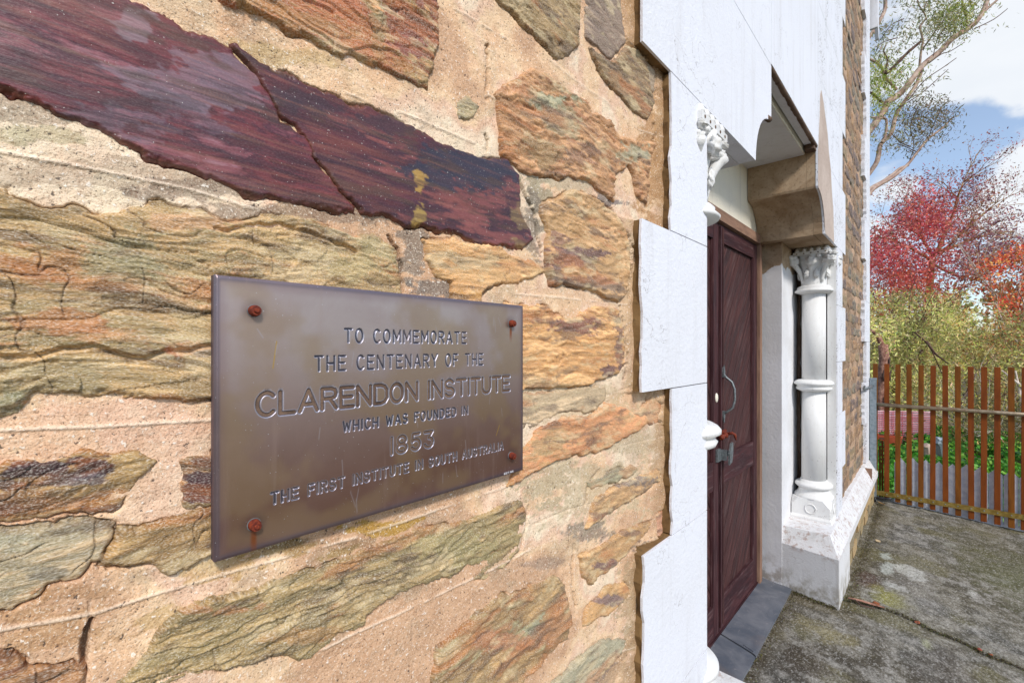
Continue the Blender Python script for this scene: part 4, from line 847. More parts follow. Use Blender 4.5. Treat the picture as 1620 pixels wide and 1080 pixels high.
# ================================================================== PLAQUE
PL = thing('commemorative_plaque', 'bronze plaque engraved CLARENDON INSTITUTE 1853, screwed to the rubble wall', 'plaque')
GL = {
 'A': (.9, [[(0, 0), (.45, 1), (.9, 0)], [(.15, .32), (.75, .32)]]), 'C': (.8, None), 'D': (.8, [[(0, 0), (0, 1), (.42, 1), (.66, .92), (.8, .72), (.8, .28), (.66, .08), (.42, 0), (0, 0)]]),
 'E': (.72, [[(.72, 1), (0, 1), (0, 0), (.72, 0)], [(0, .52), (.62, .52)]]), 'F': (.7, [[(.7, 1), (0, 1), (0, 0)], [(0, .52), (.6, .52)]]), 'H': (.78, [[(0, 0), (0, 1)], [(.78, 0), (.78, 1)], [(0, .5), (.78, .5)]]),
 'I': (.0, [[(0, 0), (0, 1)]]), 'L': (.68, [[(0, 1), (0, 0), (.68, 0)]]), 'M': (.95, [[(0, 0), (0, 1), (.475, .25), (.95, 1), (.95, 0)]]), 'N': (.8, [[(0, 0), (0, 1), (.8, 0), (.8, 1)]]),
 'O': (.82, None), 'R': (.78, [[(0, 0), (0, 1), (.5, 1), (.7, .93), (.76, .76), (.7, .58), (.5, .5), (0, .5)], [(.42, .5), (.78, 0)]]), 'S': (.74, None), 'T': (.8, [[(0, 1), (.8, 1)], [(.4, 1), (.4, 0)]]),
 'U': (.78, [[(0, 1), (0, .3), (.08, .1), (.26, 0), (.52, 0), (.70, .1), (.78, .3), (.78, 1)]]), 'W': (1.05, [[(0, 1), (.25, 0), (.525, .8), (.8, 0), (1.05, 1)]]), 'Y': (.84, [[(0, 1), (.42, .48), (.84, 1)], [(.42, .48), (.42, 0)]]),
 '1': (.0, [[(0, 0), (0, 1)]]), '5': (.7, None), '8': (.74, None), '3': (.7, [[(0, 1), (.66, 1), (.34, .60), (.52, .57), (.66, .46), (.70, .30), (.64, .12), (.50, .01), (.30, -.01), (.10, .05), (0, .18)]]), 'K': (.76, [[(0, 0), (0, 1)], [(.7, 1), (0, .4)], [(.2, .57), (.76, 0)]]), 'P': (.72, [[(0, 0), (0, 1), (.5, 1), (.7, .9), (.72, .75), (.7, .6), (.5, .48), (0, .48)]])}
def arc_pts(cx, cy, rx, ry, a0, a1, n=14): return [(cx+rx*math.cos(R(a0+(a1-a0)*i/n)), cy+ry*math.sin(R(a0+(a1-a0)*i/n))) for i in range(n+1)]
GL['O'] = (.82, [arc_pts(.41, .5, .41, .51, 0, 360, 26)]); GL['C'] = (.78, [arc_pts(.42, .5, .42, .51, 46, 314, 20)])
GL['S'] = (.74, [arc_pts(.36, .75, .34, .26, 25, 270, 12)[:-1]+arc_pts(.37, .25, .36, .26, 90, -155, 12)]); GL['8'] = (.74, [arc_pts(.37, .76, .31, .25, 0, 360, 18), arc_pts(.37, .25, .37, .26, 0, 360, 18)])
GL['5'] = (.7, [[(.64, 1), (.12, 1), (.06, .55)]+arc_pts(.34, .32, .36, .33, 140, -150, 14)])
def zx(px, py): a, b = uvxz(px, py, .515); return float(a), float(b)
LINES = [('TO COMMEMORATE', 544, 735.5, [(544, 520.3), (735, 526)], [(544, 541), (735, 543)], .0016, .66), ('THE CENTENARY OF THE', 497, 762, [(497, 563), (762, 560)], [(497, 586), (762, 577)], .0016, .66),
         ('CLARENDON INSTITUTE', 406, 804, [(406, 621), (804, 596)], [(406, 657), (804, 617)], .0030, .95), ('WHICH WAS FOUNDED IN', 541.7, 737.7, [(541.7, 666.5), (737.7, 642)], [(541.7, 682), (737.7, 654.5)], .0015, .66),
         ('1853', 618, 682.8, [(618, 692), (683, 681.5)], [(618, 718.5), (683, 704)], .0026, .8), ('THE FIRST INSTITUTE IN SOUTH AUSTRALIA', 428, 794, [(428, 778), (794, 699)], [(428, 796), (794, 710)], .0016, .66)]
letters = []
for txt, xa, xb, tp, bt, sw, wd in LINES:
    X0 = zx(xa, 600)[0]; X1 = zx(xb, 600)[0]; z1 = sum(zx(*p)[1] for p in tp)/2; z0 = sum(zx(*p)[1] for p in bt)/2; H = z1-z0
    adv = 0; gap = .34 if wd < .9 else .26; glyphs = []
    for ch in txt:
        if ch == ' ': adv += .62; continue
        w, st_ = GL[ch]; ww = w*wd; glyphs.append((adv, ww/max(w, 1e-6) if w else 1, st_)); adv += ww+gap
    tot = adv-gap; k = (X1-X0)/tot
    for a, sx, st_ in glyphs:
        for pl in st_: letters.append((sw, [(X0+(a+p[0]*sx)*k, z0+p[1]*H) for p in pl], (z0-.006, z1+.006)))
tiny = 0.0045; X0 = zx(797, 745)[0]; Z0 = zx(797, 750)[1]+.0015
# fine rows only where the lettering is
bands = []; 
for txt, xa, xb, tp, bt, sw, wd in LINES:
    z1 = sum(zx(*p)[1] for p in tp)/2+.003; z0 = sum(zx(*p)[1] for p in bt)/2-.003; bands.append((z0, z1))
rows = set(np.round(np.linspace(PLQ['z0'], PLQ['z1'], 80), 5))
for a, b in bands: rows |= set(np.round(np.arange(a, b, .00050), 5))
rows = np.array(sorted(rows)); rows = rows[(rows >= PLQ['z0']) & (rows <= PLQ['z1'])]
rows = np.sort(np.concatenate([rows, [PLQ['z0']+.0015, PLQ['z1']-.0015, PLQ['z0'], PLQ['z1']]]))
colx = np.concatenate([np.linspace(PLQ['x0'], zx(402, 600)[0]-.002, 26)[:-1], np.arange(zx(402, 600)[0]-.002, zx(808, 600)[0]+.001, .00055), np.linspace(zx(808, 600)[0]+.002, PLQ['x1'], 8)])
colx = np.sort(np.concatenate([colx, [PLQ['x0']+.0015, PLQ['x1']-.0015]]))
PX_, PZ_ = np.meshgrid(colx, rows); dep = np.zeros(PX_.shape); grv = np.zeros(PX_.shape); rimv = np.zeros(PX_.shape)
for sw, pl, (za, zb) in letters:
    xa = min(p[0] for p in pl)-.004; xb = max(p[0] for p in pl)+.004
    i0, i1 = np.searchsorted(rows, (za, zb)); j0, j1 = np.searchsorted(colx, (xa, xb)); sl_ = (slice(i0, i1), slice(j0, j1))
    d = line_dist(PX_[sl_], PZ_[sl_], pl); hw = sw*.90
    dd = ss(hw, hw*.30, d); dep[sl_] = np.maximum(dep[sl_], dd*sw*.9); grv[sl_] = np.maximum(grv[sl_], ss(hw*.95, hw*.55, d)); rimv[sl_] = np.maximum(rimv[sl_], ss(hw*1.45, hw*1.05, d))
edge = np.minimum(np.minimum(PX_-PLQ['x0'], PLQ['x1']-PX_), np.minimum(PZ_-PLQ['z0'], PLQ['z1']-PZ_))
yy = .512+dep+np.where(edge < .0014, .0016, 0)+(fbm(PX_*5, PZ_*5, 12, 3)-.5)*.0012
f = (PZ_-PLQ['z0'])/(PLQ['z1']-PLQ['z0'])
pc = lin((134, 100, 86))*(1-ss(.1, .9, f))[..., None]+lin((186, 168, 162))*ss(.1, .9, f)[..., None]  # sky and ground reflection painted in: lilac-grey above, brown below
nb = fbm(PX_*14, PZ_*14, 40, 4); pc = pc*(1-.55*ss(.42, .62, nb)[..., None])+lin((166, 138, 104))*.55*ss(.42, .62, nb)[..., None]
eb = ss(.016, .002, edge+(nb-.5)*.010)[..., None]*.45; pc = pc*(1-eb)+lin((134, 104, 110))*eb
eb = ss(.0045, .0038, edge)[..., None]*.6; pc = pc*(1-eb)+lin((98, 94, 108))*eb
gw = (rimv*.55)[..., None]; pc = pc*(1-gw)+lin((196, 202, 222))*gw; gw = (grv*.9)[..., None]; pc = pc*(1-gw)+lin((58, 62, 78))*gw  # worn rim and dark floor; edge highlight and groove shade partly painted in
SCR = [zx(400, 492), zx(806, 512), zx(400, 828), zx(806, 720)]
for q, (sx_, sz_) in enumerate(SCR):
    L = (.012, .034, .036, .012)[q]; dz = sz_-PZ_; w = ss(.0042, .001, np.abs(PX_-sx_+.002*(nb-.5)))*ss(0, .003, dz)*ss(L, L*.35, dz)*(0.35 if q == 0 else 1)
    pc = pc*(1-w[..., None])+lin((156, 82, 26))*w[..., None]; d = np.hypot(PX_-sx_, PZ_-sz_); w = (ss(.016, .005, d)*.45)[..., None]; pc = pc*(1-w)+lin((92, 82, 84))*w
rr = random.Random(3)
for q in range(26):      # fine scratches and drips
    a = (rr.uniform(PLQ['x0']+.02, PLQ['x1']-.01), rr.uniform(PLQ['z0']+.02, PLQ['z1']-.02)); L = rr.uniform(.004, .02); b = (a[0]+rr.uniform(-.003, .006), a[1]-L)
    if q == 0: a, b = zx(436, 540), zx(430, 582)
    if q == 1: a, b = zx(788, 672), zx(783, 688)
    m = (PX_ > min(a[0], b[0])-.002) & (PX_ < max(a[0], b[0])+.002) & (PZ_ > b[1]-.002) & (PZ_ < a[1]+.002)
    d = line_dist(PX_[m], PZ_[m], [a, b]); w = (ss(.0009, .0003, d)*(.9 if q < 2 else .45))[:, None]; pc[m] = pc[m]*(1-w)+(lin((200, 160, 70)) if q < 2 else lin((190, 180, 184)))*w
n_r, n_c = PX_.shape
V = np.stack([PX_.ravel(), yy.ravel(), PZ_.ravel()+EYE], 1); F = grid_faces(n_r, n_c)
base_n = len(V); idx = np.arange(n_r*n_c).reshape(n_r, n_c)
ring = np.concatenate([idx[0, :], idx[1:, -1], idx[-1, -2::-1], idx[-2:0:-1, 0]]); Vb = V[ring].copy(); Vb[:, 1] = .5245
nb_ = np.arange(len(ring))+base_n; F2 = np.stack([ring, nb_, np.roll(nb_, -1), np.roll(ring, -1)], 1)
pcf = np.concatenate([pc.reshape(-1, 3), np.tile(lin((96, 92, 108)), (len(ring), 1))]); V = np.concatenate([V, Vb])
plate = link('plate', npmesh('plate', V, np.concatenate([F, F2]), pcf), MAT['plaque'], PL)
box('spacer_block', PLQ['x0']+.02, PLQ['x1']-.02, .5135, .54, PLQ['z0']+.02, PLQ['z1']-.02, MAT['umber'], PL, 0)
for q, (sx_, sz_) in enumerate(SCR):
    r_ = .0060; bm = bmesh.new()
    def cyl(bm, y0, y1, r0, r1, seg=24):
        add_tube(bm, [(sx_, y0, sz_+EYE), (sx_, (y0+y1)/2, sz_+EYE), (sx_, y1, sz_+EYE)], [r0, r0*.98, r1], seg)
    cyl(bm, .5125, .5035, r_, r_*.78); s_ = bm_obj('screw', bm, MAT['rust'], PL, smooth=False)
    bm = bmesh.new(); cyl(bm, .5036, .5012, r_*.5, r_*.36, 6); bm_obj('screw_socket', bm, MAT['rust'], s_)
    bm = bmesh.new(); cyl(bm, .5128, .5112, r_*1.14, r_*1.10, 24); bm_obj('washer', bm, MAT['iron'], s_)
# maker's tiny stamp, too worn to read: a row of small pale strokes
bm = bmesh.new(); rr = random.Random(8); xx = zx(795, 745)[0]; z_ = zx(803, 746)[1]+EYE
for q in range(11):
    if q in (4, 6): continue
    a = xx+q*.0021; h_ = .0016
    add_box(bm, a, a+.0004, .5108, .5116, z_-h_, z_+h_); 
    if q % 3 != 1: add_box(bm, a+.0004, a+.0012, .5108, .5116, z_+h_*(.5 if q % 2 else -.9), z_+h_*(.5 if q % 2 else -.9)+.0005)
bm_obj('maker_stamp', bm, MAT['white'], PL)

# ================================================================== GROUND
def zg(y): return -.065*np.minimum(0, -(0.45-y)) if False else .065*np.minimum(0, y-.45)
gx = np.concatenate([[-8, -4, -1, 1.0], np.arange(1.4, 6.52, .0125)]); gy = np.concatenate([[-6.0, -4.0, -2.6, -1.8], np.arange(-1.25, .96, .0125)])
GX3, GY3 = np.meshgrid(gx, gy)
gz = zg(GY3)+(fbm(GX3*2.2, GY3*2.2, 81, 4)-.5)*.016+(fbm(GX3*14, GY3*14, 82, 4)-.5)*.006
def gpt(px, py):
    u, v = px-810., py-HZ; s = EYE/v; x, y = (720*CT+u*ST)*s, (720*ST-u*CT)*s
    for _ in range(4): s = (EYE-zg(y))/v; x, y = (720*CT+u*ST)*s, (720*ST-u*CT)*s
    return float(x), float(y)
crack = [gpt(*p) for p in ((1334, 944), (1350, 950), (1372, 956), (1396, 961), (1425, 972), (1450, 984), (1480, 1000), (1500, 1007), (1530, 1020), (1560, 1036), (1590, 1047), (1625, 1062), (1700, 1090))]
cd = line_dist(GX3, GY3+(fbm(GX3*9, GY3*9, 83, 3)-.5)*.03, crack); gz -= .032*ss(.014, .003, cd); gz -= .012*ss(.05, .0, np.abs(GY3-.42))*(GX3 > 3.5)
g = fbm(GX3*1.6, GY3*1.6, 84, 6, .6); g2 = fbm(GX3*5+3, GY3*5, 85, 6, .62); g3 = fbm(GX3*18, GY3*18, 86, 5, .6)
gc = lin((106, 104, 98))*np.ones(GX3.shape+(1,))
def over(c, w, colr): w = w[..., None]; return c*(1-w)+lin(colr)*w
gc = over(gc, ss(.42, .62, g)*.8, (88, 80, 64)); gc = over(gc, ss(.45, .65, g2)*.7, (158, 152, 142)); gc = over(gc, ss(.50, .64, g3)*.6, (172, 168, 160)); gc = over(gc, ss(.48, .36, g3)*.55, (66, 60, 50))
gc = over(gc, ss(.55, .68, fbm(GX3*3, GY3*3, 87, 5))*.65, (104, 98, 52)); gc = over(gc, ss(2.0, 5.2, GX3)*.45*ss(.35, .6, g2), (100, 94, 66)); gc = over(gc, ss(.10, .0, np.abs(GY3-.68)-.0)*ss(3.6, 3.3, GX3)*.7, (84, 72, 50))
gc = over(gc, ss(.12, .01, cd)*.6, (100, 94, 70)); gc = over(gc, ss(.020, .006, cd)*.9, (44, 38, 30)); gc = over(gc, ss(.28, .40, GY3)*.55*(GX3 > 3.4), (98, 86, 52))
for px, py, rx, ry, cl, a in [(1430, 900, .10, .05, (196, 196, 186), .9), (1450, 910, .13, .05, (198, 198, 190), .9), (1402, 880, .07, .03, (184, 190, 180), .8), (1404, 900, .12, .03, (186, 190, 182), .85), (1410, 925, .05, .04, (190, 190, 184), .8), (1427, 932, .05, .03, (190, 190, 184), .8), (1504, 861, .06, .03, (186, 186, 176), .8), (1540, 940, .07, .02, (190, 188, 180), .8),
                         (1372, 918, .12, .06, (84, 58, 48), .8), (1408, 945, .13, .09, (150, 146, 70), .8), (1466, 1018, .05, .02, (176, 178, 140), .8), (1600, 910, .5, .2, (100, 104, 62), .7), (1310, 1000, .10, .12, (160, 150, 110), .7), (1560, 870, .8, .25, (90, 84, 54), .6), (1280, 1050, .16, .10, (76, 64, 50), .6), (1230, 960, .10, .03, (92, 80, 44), .7), (1450, 930, .5, .10, (150, 146, 140), .4), (1500, 1060, .3, .1, (96, 88, 80), .5)]:
    x0, y0 = gpt(px, py); d = np.hypot((GX3-x0)/rx, (GY3-y0)/ry*.9)+(g3-.5)*1.8+(g2-.5)*1.2; gc = over(gc, (ss(1.05, .75, d) if min(cl) > 170 else ss(1.5, .2, d))*a, cl)
V = np.stack([GX3.ravel(), GY3.ravel(), gz.ravel()], 1)
link('concrete_path', npmesh('concrete_path', V, grid_faces(*GX3.shape), gc.reshape(-1, 3)), MAT['ground'], None, kind='structure')
# open ground beyond: garden and land to the horizon
def hfun(x, y):
    return -.62+.10*fbm(x*.3, y*.3, 90, 4)+np.clip((np.hypot(x-10, y)-26)*.035, 0, 6)
ex = np.concatenate([-np.geomspace(600, 6, 30), np.linspace(-5, 40, 120), np.geomspace(42, 700, 30)]); ey = np.concatenate([-np.geomspace(700, 22, 30), np.linspace(-20, 20, 90), np.geomspace(22, 700, 30)])
EX, EY = np.meshgrid(ex, ey); EZ = hfun(EX, EY)
V = np.stack([EX.ravel(), EY.ravel(), EZ.ravel()], 1)
link('garden_ground', npmesh('garden_ground', V, grid_faces(*EX.shape)), MAT['earth'], None, kind='structure')
# edge of the raised path
bm = bmesh.new(); add_box(bm, 6.50, 6.56, -6, .96, -.9, -.50); bm_obj('path_edge', bm, MAT['brown_edge'], None, 0, kind='structure')

# debris on the path
def small_leaf(px, py, colr, L=.035, rz=0, label='', cup=.3):
    x, y = gpt(px, py); z0 = float(zg(y))+.006
    bm = bmesh.new(); n = 6; A = []; Bv = []; Cv = []
    for i in range(n+1):
        t = i/n; w = .36*L*math.sin(math.pi*t)**.8+.0004; xx = (t-.5)*L; zz_ = cup*L*(2*t-1)**2*.5
        A.append(bm.verts.new((xx, -w, zz_+cup*w*.8))); Bv.append(bm.verts.new((xx, 0, zz_))); Cv.append(bm.verts.new((xx, w, zz_+cup*w)))
    for i in range(n): bm.faces.new([A[i], A[i+1], Bv[i+1], Bv[i]]); bm.faces.new([Bv[i], Bv[i+1], Cv[i+1], Cv[i]])
    ext = bmesh.ops.extrude_face_region(bm, geom=bm.faces[:]); bmesh.ops.translate(bm, vec=(0, 0, -.0008), verts=[v for v in ext['geom'] if isinstance(v, bmesh.types.BMVert)])
    m = mat_simple('fallen_leaf_%d_%d' % (px, py), colr, tuple(min(255, int(q*1.15)) for q in colr), 60, .8, .001)
    o = bm_obj('fallen_leaf', bm, m, None, smooth=True, label=label, category='leaf', group='dead leaves on the concrete path'); o.scale = (.8, .8, .8); o.location = (x, y, z0); o.rotation_euler = (random.uniform(-.2, .2), random.uniform(-.2, .2), rz)
small_leaf(1386, 957, (120, 66, 34), .07, .4, 'curled brown leaf caught on the twig beside the plinth')
small_leaf(1451, 986, (130, 68, 40), .045, -.6, 'orange-brown leaf lying in the path crack, nearest the twig')
small_leaf(1550, 1029, (128, 60, 44), .035, .2, 'red-brown leaf in the crack, left of a similar orange one')
small_leaf(1567, 1037, (140, 74, 40), .035, -.3, 'orange leaf in the crack near the right edge of the path')
small_leaf(1389, 857, (168, 148, 116), .06, .9, 'pale dry leaf on the mossy path near the wall footing')
small_leaf(1394, 797, (150, 116, 70), .09, 1.2, 'dry brown leaf lying at the foot of the gate post')
def gp3(px, py, dz=.012): x, y = gpt(px, py); return (x, y, float(zg(y))+dz)
TW = thing('fallen_twig', 'thin dry brown twig lying in the path crack by the plinth corner', 'twig')
tube('stick', [gp3(1342, 948), gp3(1352, 951, .016), (gp3(1364, 955, .02)), gp3(1380, 958), gp3(1399, 962, .006)], [.004, .006, .007, .007, .004], MAT['bark_red'], TW, 7)
tube('side_shoot', [gp3(1352, 951, .016), gp3(1362, 960, .014), gp3(1384, 964, .008)], [.004, .005, .003], MAT['bark_dark'], TW, 6)

# ================================================================== GATE
GXP = 6.30
def gy_at(px): u = px-810.; return GXP*(720*ST-u*CT)/(720*CT+u*ST)
G = thing('timber_slat_gate', 'gate of upright red-brown timber slats between two long rails', 'gate')
lefts = [1380.7, 1398.8, 1416.3, 1434, 1452.7, 1471.6, 1490.9, 1510.7, 1531.2, 1551.9, 1572.9, 1594.8, 1616]
ys = [gy_at(p) for p in lefts]; pitch = (ys[0]-ys[-1])/12
rr = random.Random(11)
for i in range(20):
    yl = ys[i] if i < 13 else ys[12]-pitch*(i-12); zt = -.178-.0012*i+rr.uniform(-.004, .004); zb = float(zg(yl))-.0+rr.uniform(-.004, .004)+.022
    bm = bmesh.new(); add_box(bm, GXP, GXP+.020, yl-.042, yl, zb, zt+EYE)
    bmesh.ops.rotate(bm, cent=(GXP, yl, 1), matrix=Matrix.Rotation(rr.uniform(-.003, .003), 3, 'X'), verts=bm.verts)
    bm_obj('slat', bm, MAT['slat'][(0, 1, 0, 0, 0, 1, 1, 0, 1, 1, 1, 0, 1, 2, 0, 1, 0, 1, 0, 1)[i]], G, .0015)
ye = ys[12]-pitch*7.6
def rail_z(px, py): u = px-810.; return -(py-HZ)*GXP/(720*CT+u*ST)
zt = (rail_z(1386.6, 636.5)+rail_z(1620, 657.5))/2
tube('top_rail', [(GXP-.022, .44, zt+EYE), (GXP-.022, ye, zt+EYE-.005)], .019, MAT['rail'], G, 14)
zb = rail_z(1500, 797.5)
bm = bmesh.new(); add_box(bm, GXP-.012, GXP-.0005, ye, .445, zb+EYE-.024, zb+EYE+.024); bm_obj('bottom_rail', bm, MAT['brass'], G, .002)
for i in range(20):
    yl = (ys[i] if i < 13 else ys[12]-pitch*(i-12))-.021
    if yl < .43: bm = bmesh.new(); add_tube(bm, [(GXP-.0115, yl, zb+EYE), (GXP-.0155, yl, zb+EYE)], [.006, .004], 8); bm_obj('rivet', bm, MAT['galv'], G)
yp = (gy_at(1377)+gy_at(1387))/2
PO = thing('gate_post', 'square galvanised steel gate post bracketed to the corner of the building', 'post')
bm = bmesh.new(); add_box(bm, GXP-.06, GXP-.008, yp-.027, yp+.027, -.02, rail_z(1382, 599)+EYE); bm_obj('post_tube', bm, MAT['galv'], PO, .004)
bm = bmesh.new(); add_box(bm, GXP-.063, GXP-.005, yp-.030, yp+.030, rail_z(1382, 600.5)+EYE, rail_z(1382, 597.5)+EYE); bm_obj('post_cap', bm, MAT['galv'], PO, .004)
zb2 = rail_z(1382, 609)+EYE
tube('wall_bracket', [(5.70, .50, zb2), (5.85, .465, zb2), (GXP-.062, yp+.01, zb2)], .012, MAT['iron'], PO, 8)
bm = bmesh.new(); add_box(bm, 5.64, 5.74, .490, .500, zb2-.03, zb2+.03); bm_obj('bracket_plate', bm, MAT['iron'], PO, .002)
LT = thing('drop_bolt', 'black drop bolt and strap at the foot of the gate post', 'bolt')
tube('bolt_arm', [(GXP-.09, .46, .035), (GXP-.085, .40, .048), (GXP-.08, .35, .050), (GXP-.08, .315, .06)], [.012, .013, .012, .014], MAT['black'], LT, 8)
tube('bolt_pin', [(GXP-.09, .45, .045), (GXP-.095, .455, .0)], .013, MAT['black'], LT, 8)
# folded slat screen seen end-on behind the hinge side
FS = thing('stacked_slat_screen', 'narrow red-brown timber slats standing behind the hinge side of the gate', 'screen')
for i in range(4):
    yl = .435-i*.022; bm = bmesh.new(); add_box(bm, 6.46, 6.48, yl-.016, yl, -.02, .62-.06*abs(i-1.0)); bm_obj('slat', bm, MAT['slat'][i % 2], FS, .001)
for k in range(8):
    bm = bmesh.new(); add_box(bm, 6.484, 6.492, .345, .435, .36+k*.045, .375+k*.045); bm_obj('lath', bm, MAT['frame_tan'], FS, .001)

# zinc picket fence right behind the gate
ZF = thing('zinc_picket_fence', 'low blue-grey zinc picket fence with pointed tops behind the gate', 'fence')
y = .30; i = 0; rr = random.Random(21)
while y > -1.6:
    w = .100; zt_ = EYE-1.165+rr.uniform(-.01, .01); zb_ = -.16; d = .062
    P = [(y, zb_), (y, zt_-d), (y-w*.5, zt_), (y-w+.004, zt_-d), (y-w+.004, zb_)]
    bm = bmesh.new(); xo = 6.372+(.006 if i % 2 else 0)
    A = [bm.verts.new((xo, a, b)) for a, b in P]; mid0 = None
    C2 = [bm.verts.new((xo+.004, a, b)) for a, b in P]; n = 5; bm.faces.new(A); bm.faces.new(C2[::-1])
    for q in range(n): bm.faces.new([A[q], C2[q], C2[(q+1) % n], A[(q+1) % n]])
    bmesh.ops.bisect_plane(bm, geom=bm.verts[:]+bm.edges[:]+bm.faces[:], plane_co=(xo, y-w*.5, 0), plane_no=(0, 1, 0))
    for v in bm.verts:
        if abs(v.co.y-(y-w*.5)) < .002: v.co.x -= .010
    bm_obj('picket', bm, MAT['zinc'], ZF); y -= w; i += 1
bm = bmesh.new(); add_box(bm, 6.364, 6.371, -1.6, .30, -.14, .0); 
for v in bm.verts:
    if v.co.z > -.05: v.co.z = float(zg(v.co.y))+.022
bm_obj('bottom_channel', bm, MAT['zinc'], ZF, .001)

# ================================================================== VEGETATION
def leaf_mesh(name, C, size, cols, parent, mat='leaf', aspect=.5, droop=0, seed=0, curl=0):
    n = len(C); rs = np.random.RandomState(seed); a = rs.normal(size=(n, 3)); a /= np.linalg.norm(a, axis=1)[:, None]
    if droop: a[:, 2] = a[:, 2]*(1-droop)-droop*1.3; a /= np.linalg.norm(a, axis=1)[:, None]
    b = rs.normal(size=(n, 3)); b -= (b*a).sum(1)[:, None]*a; b /= np.linalg.norm(b, axis=1)[:, None]
    L = (size*(.6+.8*rs.rand(n)))[:, None]; a *= L; b *= L*aspect
    V = np.stack([C-a*.5, C+b*.5, C+a*.5, C-b*.5], 1).reshape(-1, 3); F = np.arange(4*n).reshape(n, 4)
    return link(name, npmesh(name, V, F, np.repeat(cols, 4, 0), smooth=False), MAT[mat], parent)
def jitter_cols(base, n, rs, v=.18, h=.10):
    B_ = np.array([lin(c) for c in base]); c = B_[rs.randint(0, len(B_), n)]; c = c*(1+v*rs.normal(size=(n, 1)))*(1+h*rs.normal(size=(n, 3))); return np.clip(c, .004, .9)
class Limbs:
    def __init__(s): s.bm = bmesh.new()
    def add(s, pts, rad, sides=6): add_tube(s.bm, pts, rad, sides, True)
    def done(s, name, mat, parent): return bm_obj(name, s.bm, mat, parent, smooth=True)
def wig(p, q, n, amp, rr):
    return [p.lerp(q, i/n)+(Vector((rr.uniform(-1, 1), rr.uniform(-1, 1), rr.uniform(-1, 1)))*amp if 0 < i < n else Vector()) for i in range(n+1)]
def branch(L, p, d, length, r, level, rr, tips, spread=.6, grav=0.0, sides=5):
    n = 4; pts = [p]; q = p.copy(); dd = d.normalized()
    for i in range(n):
        dd = (dd+Vector((rr.uniform(-1, 1), rr.uniform(-1, 1), rr.uniform(-1, 1)))*.22+Vector((0, 0, grav))).normalized(); q = q+dd*length/n; pts.append(q.copy())
        if level > 0 and i >= 1:
            for _ in range(1 if i < n-1 else 2):
                a = (dd+Vector((rr.uniform(-1, 1), rr.uniform(-1, 1), rr.uniform(-.7, 1)))*spread).normalized()
                branch(L, q.copy(), a, length*rr.uniform(.55, .75), r*.55*(1-.12*i), level-1, rr, tips, spread, grav, sides)
    L.add(pts, [r*(1-.5*i/n) for i in range(n+1)], sides if level else 4)
    if level == 0: tips += pts[1:]

# ---- gum tree: limbs reaching out from behind the building
GT = thing('gum_tree', 'tall gum tree with bare pinkish limbs reaching out from behind the wall corner', 'tree')
D0 = 15.0
def dp(px, py, D=D0): return at_depth(px, py, D)
rr = random.Random(5); tips = []
base = dp(1322, 900, D0+.5); base.z = -.6; fork = dp(1330, 330, D0+.4)
L = Limbs(); L.add([base, dp(1324, 640, D0+.5), dp(1326, 470, D0+.4), fork], [.30, .26, .22, .18], 10); L.done('trunk', MAT['bark_gum'], GT)
def limb(name, pts, w, mat, dj=.0):
    P = [dp(a, b, D0+dj+rr.uniform(-.06, .06)) for a, b in pts]; n = len(P); k = D0/720.
    # smooth
    Q = []; 
    for i in range(n-1):
        for j in range(3):
            t = j/3; p0, p1, p2, p3 = P[max(i-1, 0)], P[i], P[i+1], P[min(i+2, n-1)]
            Q.append(.5*((2*p1)+(p2-p0)*t+(2*p0-5*p1+4*p2-p3)*t*t+(3*p1-p0-3*p2+p3)*t**3))
    Q.append(P[-1]); m = len(Q); L = Limbs(); L.add(Q, [(w[0]+(w[1]-w[0])*i/(m-1))*k*.5 for i in range(m)], 8); L.done(name, mat, GT); return Q
bark = MAT['bark_gum']; dk_ = MAT['bark_dark']
limb('limb', [(1330, 330), (1350, 240), (1374.6, 208), (1397.5, 177), (1403, 163), (1422, 150), (1437, 134), (1458.6, 105), (1486, 82.5), (1507.5, 61), (1535, 43), (1550, 27.5), (1562, 0), (1572, -50)], (11, 6), bark)
limb('limb', [(1546, 30), (1562, 14), (1580, -2), (1600, -25)], (5, 2), bark)
limb('limb', [(1330, 380), (1352, 305), (1374.6, 275), (1388, 254), (1393, 229), (1410, 211), (1417, 183), (1434, 156), (1449.5, 134), (1458.6, 110)], (8, 5), bark, .25)
limb('limb', [(1395, 226), (1400.6, 214), (1402, 189), (1388, 186), (1378, 186)], (4.5, 2.5), bark, .1)
limb('limb', [(1335, 360), (1376, 305.6), (1391, 293), (1413, 280), (1437, 259), (1451, 241), (1468, 220), (1492, 202), (1504.5, 188)], (6, 2.6), bark, -.2)
limb('limb', [(1350, 325), (1376, 299), (1395, 288), (1412, 276), (1424, 266), (1437, 262)], (6, 3), bark, -.1)
limb('limb', [(1504.5, 188), (1518, 182)], (1.6, .5), dk_, -.2)
limb('limb', [(1418, 142), (1416, 139), (1400.6, 122), (1394.5, 107), (1379, 95), (1360, 90)], (4.5, 3.5), bark, .1)
limb('limb', [(1350, 140), (1380, 148), (1392, 160), (1405, 166)], (4, 3), dk_, .3)
limb('limb', [(1360, 80), (1385, 45), (1393, 30.6), (1400.6, 12), (1399, -20)], (6, 5), bark, -.2)
limb('limb', [(1454, 113), (1457, 82.5), (1460, 64), (1455.6, 43), (1465, 27.5), (1452.5, 6), (1450, -20)], (3.5, 1.6), bark, .1)
limb('limb', [(1458, 80), (1474, 58), (1484, 42), (1492, 33.6), (1510, 10)], (2.6, 1.4), dk_, .15)
limb('limb', [(1455.6, 67), (1440, 80), (1431, 88.6), (1413, 107), (1400, 118)], (4, 5), dk_, -.1)
limb('limb', [(1400, 118), (1404, 95), (1398, 82), (1402, 70)], (3, 1.6), dk_, -.1)
